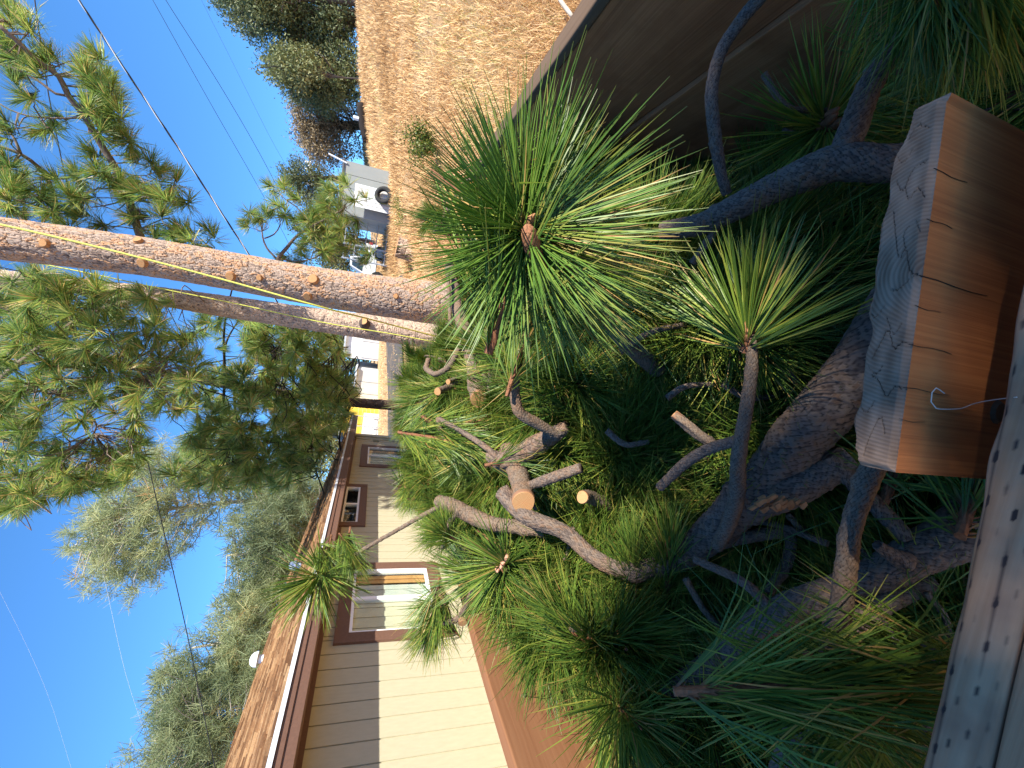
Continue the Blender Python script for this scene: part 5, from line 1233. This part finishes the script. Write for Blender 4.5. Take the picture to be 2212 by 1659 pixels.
# ------------------------------------------------------------------ background structures
M_GREY = plain('grey_panel', (.30, .315, .30), .06, 3, .7, stretch=(1, 1, .3))
M_GREY2 = plain('pale_grey_panel', (.52, .53, .53), .05, 2, .7, stretch=(1, 1, .3))
M_WPAINT = plain('white_paint', (.80, .80, .78), .04, 3, .6)
M_METAL = plain('galvanised', (.45, .47, .50), .1, 8, .4, .5, metallic=.4)
M_RUB = plain('rubber', (.025, .025, .025), .2, 20, .8)
M_GLASSD = plain('dark_glass', (.03, .04, .05), .1, 3, .05, .6)
M_WEATHER = plain('weathered_wood', (.20, .15, .12), .3, 12, .9, stretch=(4, 4, .5))
def gz(x, y): return float(ground(x, y))
# grey shed with a white panel and a tyre
Y = 20.0
a = atY(742, 345, Y); b_ = atY(735, 460, Y); x0, x1 = b_[0], a[0]; zt_ = (a[2] + b_[2]) / 2; zb = min(gz(x0, Y), gz(x1, Y)) - .4
shed = empty('shed', ((x0 + x1) / 2, Y, zb), 'flat roofed grey panel shed on the rise beyond the dry field', 'shed')
for i in range(4):
    xa = x0 + (x1 - x0) * i / 4; mb = MB(); mb.box((xa + .008, Y - .03 - .004 * (i % 2), zb), (xa + (x1 - x0) / 4 - .008, Y + .03, zt_)); mb.build('wall_panel', M_GREY, shed)
mb = MB(); mb.box((x0 + .01, Y + .031, zb), (x1 - .01, Y + 3.0, zt_ - .01)); mb.build('wall', M_GREY, shed)
mb = MB(); mb.box((x0 - .05, Y - .08, zt_ + .002), (x1 + .05, Y + 3.1, zt_ + .06)); mb.build('roof', plain('shed_roof', (.12, .12, .13), .1), shed)
mb = MB(); mb.tube([(x1 - .12, Y - .06, zt_ - .1), (x1 + .06, Y - .06, zt_ + .62)], .035, 8); mb.build('vent_pipe', M_WPAINT, shed)
p0, p1 = atY(768, 395, Y - .3), atY(768, 446, Y - .3); zz = gz((p0[0] + p1[0]) / 2, Y - .3)
pn = empty('metal_sheet', ((p0[0] + p1[0]) / 2, Y - .3, zz), 'white ribbed metal panel leaning on the grey shed', 'panel')
for i in range(6):
    xa = p1[0] + (p0[0] - p1[0]) * i / 6; mb = MB(); mb.box((xa + .01, Y - .30, zz - .05), (xa + (p0[0] - p1[0]) / 6 - .01, Y - .26, p0[2])); mb.build('rib_panel', M_WPAINT, pn)
def tyre(px, py, Y, R, rr):
    c = atY(px, py, Y); c[2] = gz(c[0], Y) + R + rr * .6
    a_ = np.linspace(0, 2*math.pi, 29)[:-1]; V = []
    t_ = np.linspace(0, 2*math.pi, 13)[:-1]
    for q in a_:
        for s in t_:
            rad_ = R + rr * (math.cos(s) * (1.0 if math.cos(s) < 0 else .85)); V.append(c + [rad_*math.cos(q), .12 * math.sin(s) * 1.0 + .10 * math.sin(q), rad_*math.sin(q)])
    F = grid_faces(28, 12); F = np.concatenate([F, np.stack([27*12 + np.arange(12), 27*12 + (np.arange(12)+1) % 12, (np.arange(12)+1) % 12, np.arange(12)], -1)])
    o = link('tyre', mesh_np('tyre', np.array(V) - c, F, [M_RUB], smooth=True), None, c); tag(o, 'black car tyre leaning upright against the white ribbed panel', 'tyre')
tyre(775, 409, Y - .55, .27, .11)
# metal gate rails with posts
Yg = 21.0; q0, q1 = atY(760, 468, Yg), atY(760, 560, Yg); z0 = gz((q0[0] + q1[0]) / 2, Yg)
gate = empty('pipe_gate', ((q0[0] + q1[0]) / 2, Yg, z0), 'silver pipe rail gate between the grey shed and the white vehicle', 'gate')
zt_ = atY(747, 500, Yg)[2]
for k in range(5):
    z = z0 + .15 + (zt_ - z0 - .15) * k / 4; mb = MB(); mb.tube([(q1[0], Yg, z), (q0[0], Yg, z)], .022, 7); mb.build('rail', M_METAL, gate)
for x in (q1[0], (q0[0]*.35 + q1[0]*.65), q0[0]):
    mb = MB(); mb.tube([(x, Yg, z0 - .3), (x, Yg, zt_ + .06)], .035, 8); mb.build('post', M_METAL, gate)
for k in range(14):
    x = q1[0] + (q0[0] - q1[0]) * (k + .5) / 14; mb = MB(); mb.tube([(x, Yg + .03, z0), (x, Yg + .03, zt_)], .006, 5); mb.build('wire', M_METAL, gate)
# white vehicle, partly hidden by the young pine
Yc = 24.0; c0, c1 = atY(770, 520, Yc), atY(770, 612, Yc); zc = gz((c0[0] + c1[0]) / 2, Yc)
L = c0[0] - c1[0]; car = empty('parked_truck', ((c0[0] + c1[0]) / 2, Yc, zc), 'white pickup truck parked behind the young pine and the gate', 'truck')
def prism(mb, prof, y0, y1):
    n = len(prof); V = [(x, y0, z) for x, z in prof] + [(x, y1, z) for x, z in prof]
    F4 = np.array([[i, (i+1) % n, n + (i+1) % n, n + i] for i in range(n)]); mb.add(V, [F4, np.array([list(range(n))[::-1]]), np.array([[n + i for i in range(n)]])])
s_ = L / 5.0; X = lambda u: c1[0] + u * s_
mb = MB(); prism(mb, [(X(.05), zc + .45), (X(.0), zc + .85), (X(.15), zc + 1.02), (X(1.3), zc + 1.10), (X(2.0), zc + 1.75), (X(3.1), zc + 1.78), (X(3.35), zc + 1.12), (X(4.95), zc + 1.12), (X(5.0), zc + .5)], Yc - .0, Yc + 1.8); mb.build('body', M_WPAINT, car, bevel=.03)
mb = MB(); prism(mb, [(X(1.55), zc + 1.14), (X(2.08), zc + 1.66), (X(2.5), zc + 1.67), (X(2.5), zc + 1.14)], Yc - .012, Yc - .001); mb.build('side_window', M_GLASSD, car)
mb = MB(); prism(mb, [(X(2.58), zc + 1.14), (X(2.58), zc + 1.67), (X(3.0), zc + 1.67), (X(3.2), zc + 1.16)], Yc - .012, Yc - .001); mb.build('side_window', M_GLASSD, car)
for u in (.95, 4.0):
    w = mb = MB(); mb.tube([(X(u), Yc - .06, zc + .36), (X(u), Yc + .2, zc + .36)], .37, 20); w = mb.build('wheel', M_RUB, car)
    mb = MB(); mb.tube([(X(u), Yc - .075, zc + .36), (X(u), Yc - .05, zc + .36)], .21, 16); o = mb.build('rim', M_METAL, car); o.parent = w
for u, c_ in ((.03, (.5, .06, .05)), (4.9, (.45, .03, .03))):
    mb = MB(); mb.box((X(u), Yc - .015, zc + .78), (X(u) + .10, Yc + .3, zc + .95)); mb.build('light', plain('tail_light', c_, .05, 5, .2), car)
# white garage and grey garage beyond the road
def garage(label, pts, Y, mat, cols, roofc):
    (ax, ay), (bx, by) = pts; a = atY(ax, ay, Y); b_ = atY(bx, by, Y); x0, x1 = min(a[0], b_[0]), max(a[0], b_[0]); zt_ = max(a[2], b_[2]); zb = min(a[2], b_[2]); zb = min(zb, gz(x0, Y), gz(x1, Y)) - .1
    e = empty('garage', ((x0 + x1) / 2, Y, zb), label, 'garage'); n = cols
    for i in range(n):
        xa = x0 + (x1 - x0) * i / n; mb = MB(); mb.box((xa + .02, Y - .03 - .015 * (i % 2), zb), (xa + (x1 - x0) / n - .02, Y + .03, zt_)); mb.build('wall_panel', mat, e)
    mb = MB(); mb.box((x0, Y + .031, zb), (x1, Y + 5, zt_ - .02)); mb.build('wall', mat, e)
    mb = MB(); mb.box((x0 - .2, Y - .25, zt_ + .003), (x1 + .2, Y + 5.2, zt_ + .12)); mb.build('roof', roofc, e)
    return e, x0, x1, zb, zt_
M_RF = plain('metal_roof', (.55, .60, .66), .05, 4, .4)
e, x0, x1, zb, zt_ = garage('white garage with framed doors beyond the road left of the slim trunk', ((752, 700), (828, 782)), 34, M_WPAINT, 3, M_RF)
for i in range(2):
    xa = x0 + (x1 - x0) * (.06 + .5 * i); mb = MB(); mb.box((xa, Y + 14 - .09, zb + .15), (xa + (x1 - x0) * .36, Y + 14 - .055, zb + (zt_ - zb) * .62)); mb.build('door', M_GREY2, e)
garage('pale grey panel garage right of the dark trunk beyond the road', ((772, 797), (822, 880)), 33, M_GREY2, 3, M_RF)
yb_ = garage('yellow and white building behind wire fencing at the house corner', ((742, 884), (797, 948)), 30, plain('yellow_paint', (.75, .52, .06), .1), 2, M_WPAINT)
e, x0, x1, zb, zt_ = yb_
mb = MB(); mb.box((x0 + .3, 29.9, zb), (x1 - .1, 29.93, zb + (zt_ - zb) * .48)); mb.build('white_band', M_WPAINT, e)
fe = empty('wire_fence', ((x0 + x1) / 2, 29.2, zb), 'wire mesh fence in front of the yellow and white building', 'fence')
for k in range(5):
    x = x0 - .3 + (x1 - x0 + .8) * k / 4; mb = MB(); mb.tube([(x, 29.2, gz(x, 29.2) - .2), (x, 29.2, gz(x, 29.2) + 1.6)], .03, 6); mb.build('post', M_METAL, fe)
for k in range(6):
    mb = MB(); z = zb + .3 + .25 * k; mb.tube([(x0 - .3, 29.2, z), (x1 + .5, 29.2, z)], .010, 5); mb.build('wire', M_METAL, fe)
# utility pole far off
Yp = 70.0; pt = atY(690, 374, Yp); pb = np.array([pt[0], Yp, gz(pt[0], Yp) - .5])
pole = empty('utility_pole', pb, 'distant utility pole with a pale crossarm above the grey shed', 'utility pole')
tp = atY(664, 376, Yp); mb = MB(); mb.tube([(tp[0], Yp, pb[2]), (tp[0], Yp, tp[2])], .17, 8); mb.build('pole', M_WEATHER, pole)
a1, a2 = atY(669, 350, Yp), atY(672, 402, Yp); mb = MB(); mb.bar(a1 - [0, .2, 0], a2 - [0, .2, 0], .35); mb.build('crossarm', M_WPAINT, pole)
for u in (.05, .35, .65, .95):
    q = a1 * (1 - u) + a2 * u; mb = MB(); mb.tube([q + [0, -.2, .15], q + [0, -.2, .6]], .14, 6); mb.build('insulator', M_WPAINT, pole)
# fallen log on the rise, white can on it
Yl = 40.0; p, q = atY(772, 222, Yl), atY(772, 300, Yl)
for v in (p, q): v[2] = gz(v[0], v[1]) + .3
lg = empty('fallen_log', p, 'dark fallen log on the crest of the dry field', 'log')
V, F = tube_np([p, (p + q) / 2 + [0, 0, .05], q], [.32, .36, .3], 14, .4); link('bark', mesh_np('bark', V - p, F, [M_TRUNK3], smooth=True), lg); add_cut(lg, q, q - p, .30)
c_ = q * .45 + p * .55 + [0, -.1, .34]; mb = MB(); mb.tube([c_, c_ + [0, 0, .4]], .16, 12); mb.tube([c_ + [0, 0, .41], c_ + [0, 0, .44]], .13, 12); tag(mb.build('white_can', M_WPAINT, org=c_), 'small white can standing on the dark fallen log', 'can')
# stump of an old tree
Ys_ = 14.0; c_ = atY(858, 535, Ys_); c_[2] = gz(c_[0], Ys_)
st = empty('tree_stump', c_, 'short old stump with cracked bark on the bare soil right of the bare trunk', 'stump')
add_trunk(st, [c_ - [0, 0, .1], c_ + [0, 0, .22], c_ + [.02, 0, .46]], np.array([.36, .30, .31]), .09, .2, .022, .03, M_TRUNK2, 21, 'bark')
add_cut(st, c_ + [.02, 0, .46], (0.05, -.1, 1), .30)
# ------------------------------------------------------------------ shrubs and weeds
M_LEAF = needle_mat('weed_leaf', [(0, (.09, .15, .02)), (.5, (.17, .22, .035)), (1, (.36, .32, .06))], .3, False)
def shrub(label, px, py, Y, H, R, n, stems=7, mat=None, leaf=.035):
    c = atY(px, py, Y); c[2] = gz(c[0], c[1])
    e = empty('shrub', c, label, 'shrub', 'weeds in the dry field'); mb = MB(); V = []; R_ = []
    for k in range(stems):
        az = rng.uniform(0, 6.28); o_ = np.array([math.cos(az), math.sin(az), 0]) * R * rng.uniform(.3, 1); tip = np.array([0, 0, H * rng.uniform(.55, 1.0)]) + o_
        Q = spline(np.array([[0, 0, 0], tip * .5 + [0, 0, .08 * H], tip]), .05); mb.tube(Q + c, np.linspace(.007, .002, len(Q)), 5)
        for i in range(n // stems):
            q = Q[rng.integers(len(Q) // 4, len(Q))] + rng.normal(0, .10 * R + .02, 3); d = rng.normal(0, 1, 3); d /= np.linalg.norm(d); u = np.cross(d, rng.normal(0, 1, 3)); u /= np.linalg.norm(u); l = leaf * rng.uniform(.5, 1.2)
            V += [q, q + d*l*.5 + u*l*.38, q + d*l, q + d*l*.5 - u*l*.38]; R_ += [rng.uniform(0, 1)] * 4
    V = np.array(V); mb.build('stem', M_LIMB, e)
    link('leaves', mesh_np('leaves', V, np.arange(len(V)).reshape(-1, 4), [mat or M_LEAF], {'t': np.full(len(V), .5), 'rnd': R_}), e)
    return e
shrub('bushy yellow green weed in the middle of the dry field', 952, 316, 8.8, .62, .42, 2400, 14, leaf=.045)
shrub('tall thin weed stalk behind the bushy weed', 900, 296, 11.5, .75, .22, 160, 5)
shrub('low green weed at the foot of the right side wall', 985, 300, 6.6, .22, .22, 220, 6)
shrub('low dry weed near the stump', 830, 430, 15.5, .35, .5, 300, 8, leaf=.05)
shrub('low olive weed above the stump', 822, 455, 14.5, .30, .45, 260, 8, leaf=.05)
shrub('green weed on the soil beside the road', 842, 715, 17.5, .45, .5, 260, 8, leaf=.06)
a, b_ = atY(1205, -8, 3.4), atY(1236, 36, 3.1)
for v in (a, b_): v[2] = max(v[2], gz(v[0], v[1]) + .02)
mb = MB(); mb.tube([a, (a + b_) / 2 + [.01, 0, .02], b_], [.012, .016, .014], 8, step=.05); tag(mb.build('dead_stick', M_LIMB_PALE, org=a, smooth=True), 'pale bleached stick in the straw outside the right side wall', 'stick')

# dry grass: blades thin out with distance, wider where they can no longer be told apart
def dry_grass(name, n, th0, th1, r0, r1, hscale, label, seed, thin=None):
    g_ = np.random.default_rng(seed); th = g_.uniform(th0, th1, n); r = r0 * np.exp(g_.uniform(0, 1, n) * math.log(r1 / r0))
    x, y = r * np.sin(th), r * np.cos(th); ok = ~((x < 1.05) & (y < 4.8))
    if thin is not None: ok &= g_.uniform(0, 1, n) < thin(x, y)
    dens = vnoise(x * .8, y * .8, 4); ok &= g_.uniform(0, 1, n) < .2 + .8 * sstep(.28, .6, dens)
    x, y, r = x[ok], y[ok], r[ok]; n = len(x); z = ground(x, y) - .005
    az = g_.uniform(0, 6.28, n); ln = np.abs(g_.normal(.75, .55, n)) + .1; h = hscale * g_.uniform(.4, 1.2, n) * (.7 + .6 * vnoise(x * .5, y * .5, 9)) * (1 + .02 * r)
    w = np.maximum(.0022, r * .00075) * g_.uniform(.6, 1.4, n)
    o_ = np.stack([np.cos(az), np.sin(az), 0 * az], -1); s_ = np.stack([-np.sin(az), np.cos(az), 0 * az], -1)
    face = g_.uniform(0, 6.28, n); s_ = np.stack([np.cos(face), np.sin(face), 0 * az], -1)
    B = np.stack([x, y, z], -1); up = np.array([0, 0, 1.0])
    c1, s1 = np.cos(ln * .6), np.sin(ln * .6); c2, s2 = np.cos(np.minimum(ln * 1.3, 1.75)), np.sin(np.minimum(ln * 1.3, 1.75))
    M1 = B + (o_ * s1[:, None] + up * c1[:, None]) * (h * .55)[:, None]; T_ = M1 + (o_ * s2[:, None] + up * c2[:, None]) * (h * .5)[:, None]
    W_ = s_ * w[:, None]
    V = np.stack([B - W_, B + W_, M1 + W_ * .8, M1 - W_ * .8, T_], 1).reshape(-1, 3)
    i = np.arange(n)[:, None] * 5; F4 = i + np.array([[0, 1, 2, 3]]); F3 = i + np.array([[3, 2, 4]])
    patch = vnoise(x * .35, y * .35, 12); R = np.clip(g_.uniform(0, 1, n) * .66 + .60 * (patch - .35) + .25 * (vnoise(x * 2.5, y * 2.5, 15) - .5), 0, 1)
    org = np.array([4.0, 8.0, float(ground(4, 8))])
    o = link(name, mesh_np(name, V - org, [F4, F3], [M_STRAW], {'rnd': np.repeat(R, 5), 't': np.tile([0, 0, .55, .55, 1.0], n)}), None, org); tag(o, label, 'dry grass', kind='stuff')
m_st, nt, b = new_mat('straw', .75, .2); M_STRAW = m_st
c = ramp(nt, attr(nt, 'rnd'), [(0, (0.401, 0.236, 0.106)), (.3, (0.614, 0.389, 0.183)), (.6, (0.779, 0.543, 0.283)), (.85, (0.850, 0.649, 0.389)), (.93, (0.472, 0.448, 0.118)), (1, (.62, .50, .34))])
tr = node(nt, 'ShaderNodeBsdfTranslucent', {'Color': c}); nt.links.new(c, b.inputs['Base Color'])
nt.links.new(node(nt, 'ShaderNodeMixShader', {0: .2, 1: b.outputs[0], 2: tr.outputs[0]}).outputs[0], nt.nodes['Material Output'].inputs[0])
dry_grass('dry_grass', 250000, .02, .84, 2.6, 60, .19, 'thick tan dry grass covering the rising field', 61)
dry_grass('dry_grass', 26000, -.55, .05, 6.0, 30, .10, 'thin dry grass on the soil between the trunks and the road', 62, lambda x, y: .5 + 0 * x)
def green_weeds():
    V = []; R = []
    for px, py, Y, n in ((1000, 20, 4.6, 60), (1030, 60, 4.3, 70), (1150, 20, 3.7, 50), (985, 300, 6.2, 70), (965, 190, 6.6, 60), (1000, 330, 5.6, 50), (940, 520, 5.4, 90), (925, 560, 5.8, 90), (960, 560, 5.0, 80), (915, 600, 6.6, 60)):
        c = atY(px, py, Y)
        for k in range(n):
            x, y = c[0] + rng.normal(0, .14), c[1] + rng.normal(0, .2); b0 = np.array([x, y, gz(x, y)]); d = np.array([rng.normal(0, .35), rng.normal(0, .35), 1]) * rng.uniform(.10, .24); s = rng.normal(0, 1, 3) * [1, 1, 0]; s *= .0035 / np.linalg.norm(s)
            V += [b0 - s, b0 + s, b0 + d + [d[0] * .5, d[1] * .5, 0]]; R += [rng.uniform(0, .8)] * 3
    V = np.array(V); o = link('green_weeds', mesh_np('green_weeds', V, np.arange(len(V)).reshape(-1, 3), [M_LEAF], {'rnd': R, 't': np.full(len(V), .5)})); tag(o, 'sparse green grass shoots in the straw along the right side wall', 'grass', kind='stuff')
green_weeds()
# splintered stub on the far corner of the right wall
c_ = atY(935, 476, 4.22); c_[2] = max(c_[2], ZW + .02); e = empty('branch_stub', c_, 'split pale wood block lying on the far end of the right side wall', 'cut branch')
add_stem(e, [c_ + [.03, -.10, .03], c_ + [.03, .0, .035], c_ + [.04, .08, .03]], [.05, .06, .055], .02, mat=M_BARK_TAN); add_cut(e, c_ + [.03, -.10, .03], (-.1, -1, .1), .052)

# ------------------------------------------------------------------ unseen pine added behind the camera, its crown shaped to shade the load
sp_ = empty('pine_tree', (4.4, -3.4, float(ground(4.4, -3.4))), 'unseen pine added behind the camera to shade the near end of the load', 'tree')
P = [np.array([4.4, -3.4, gz(4.4, -3.4) - .2]), np.array([4.3, -3.3, 3.5]), np.array([4.2, -3.2, 8.0])]
add_trunk(sp_, P, np.array([.24, .20, .12]), .08, .15, .05, .015, M_TRUNK2, 33)
SH = []
def shade_tufts():
    s = SUN
    for k in range(2100):
        # pick a spot to be shaded, then hang a tuft sunward of it
        p = np.array([rng.uniform(-.95, 1.0), rng.uniform(-.5, 1.0), CAM_H - .55])
        lim = np.interp(p[0], [-.95, -.6, -.4, -.1, .02, .12, .17, .27, 1.0], [.45, .55, .62, .52, .40, .22, .25, .72, .72]) + .05 * math.sin(p[0] * 9)
        if p[1] > lim: continue
        if p[0] < -.04 and p[1] < .40 and rng.random() < .80: continue  # added crown thinned here to let sun on to the front plank
        if (-.24 < p[0] < -.15 or -.04 < p[0] < .12) and .18 < p[1] < .40: continue      # gap left in the added crown so that sun reaches the stake
        t = rng.uniform(5.5, 8.0); q = p + s * t
        SH.append((q, rng.normal(0, 1, 3), .55))
shade_tufts()
mb = MB()
for k in range(14):
    q = SH[rng.integers(len(SH))][0]; a = np.array([4.25, -3.25, q[2] - .5]); mb.tube([a, (a + q) / 2 + [0, 0, .15], q], [.05, .03, .012], 7, step=.2)
tag(mb.build('limb', M_LIMB, sp_), kind='stuff')
for i, (q, d, s) in enumerate(SH[:0]): pass
V = []; F = []; T = []; R = []; n = 0
for q, d, s in SH:
    v, f, a = FARD[rng.integers(5)]; mt = np.array(orient(d / np.linalg.norm(d), 0).to_matrix()); V.append(v @ mt.T * s + q - np.array(sp_.location)); F.append(f + n); n += len(v); T.append(a['t']); R.append(a['rnd'])
link('crown', mesh_np('crown', np.concatenate(V), np.concatenate(F), [M_NEED_FAR], {'t': np.concatenate(T), 'rnd': np.concatenate(R)}), sp_)
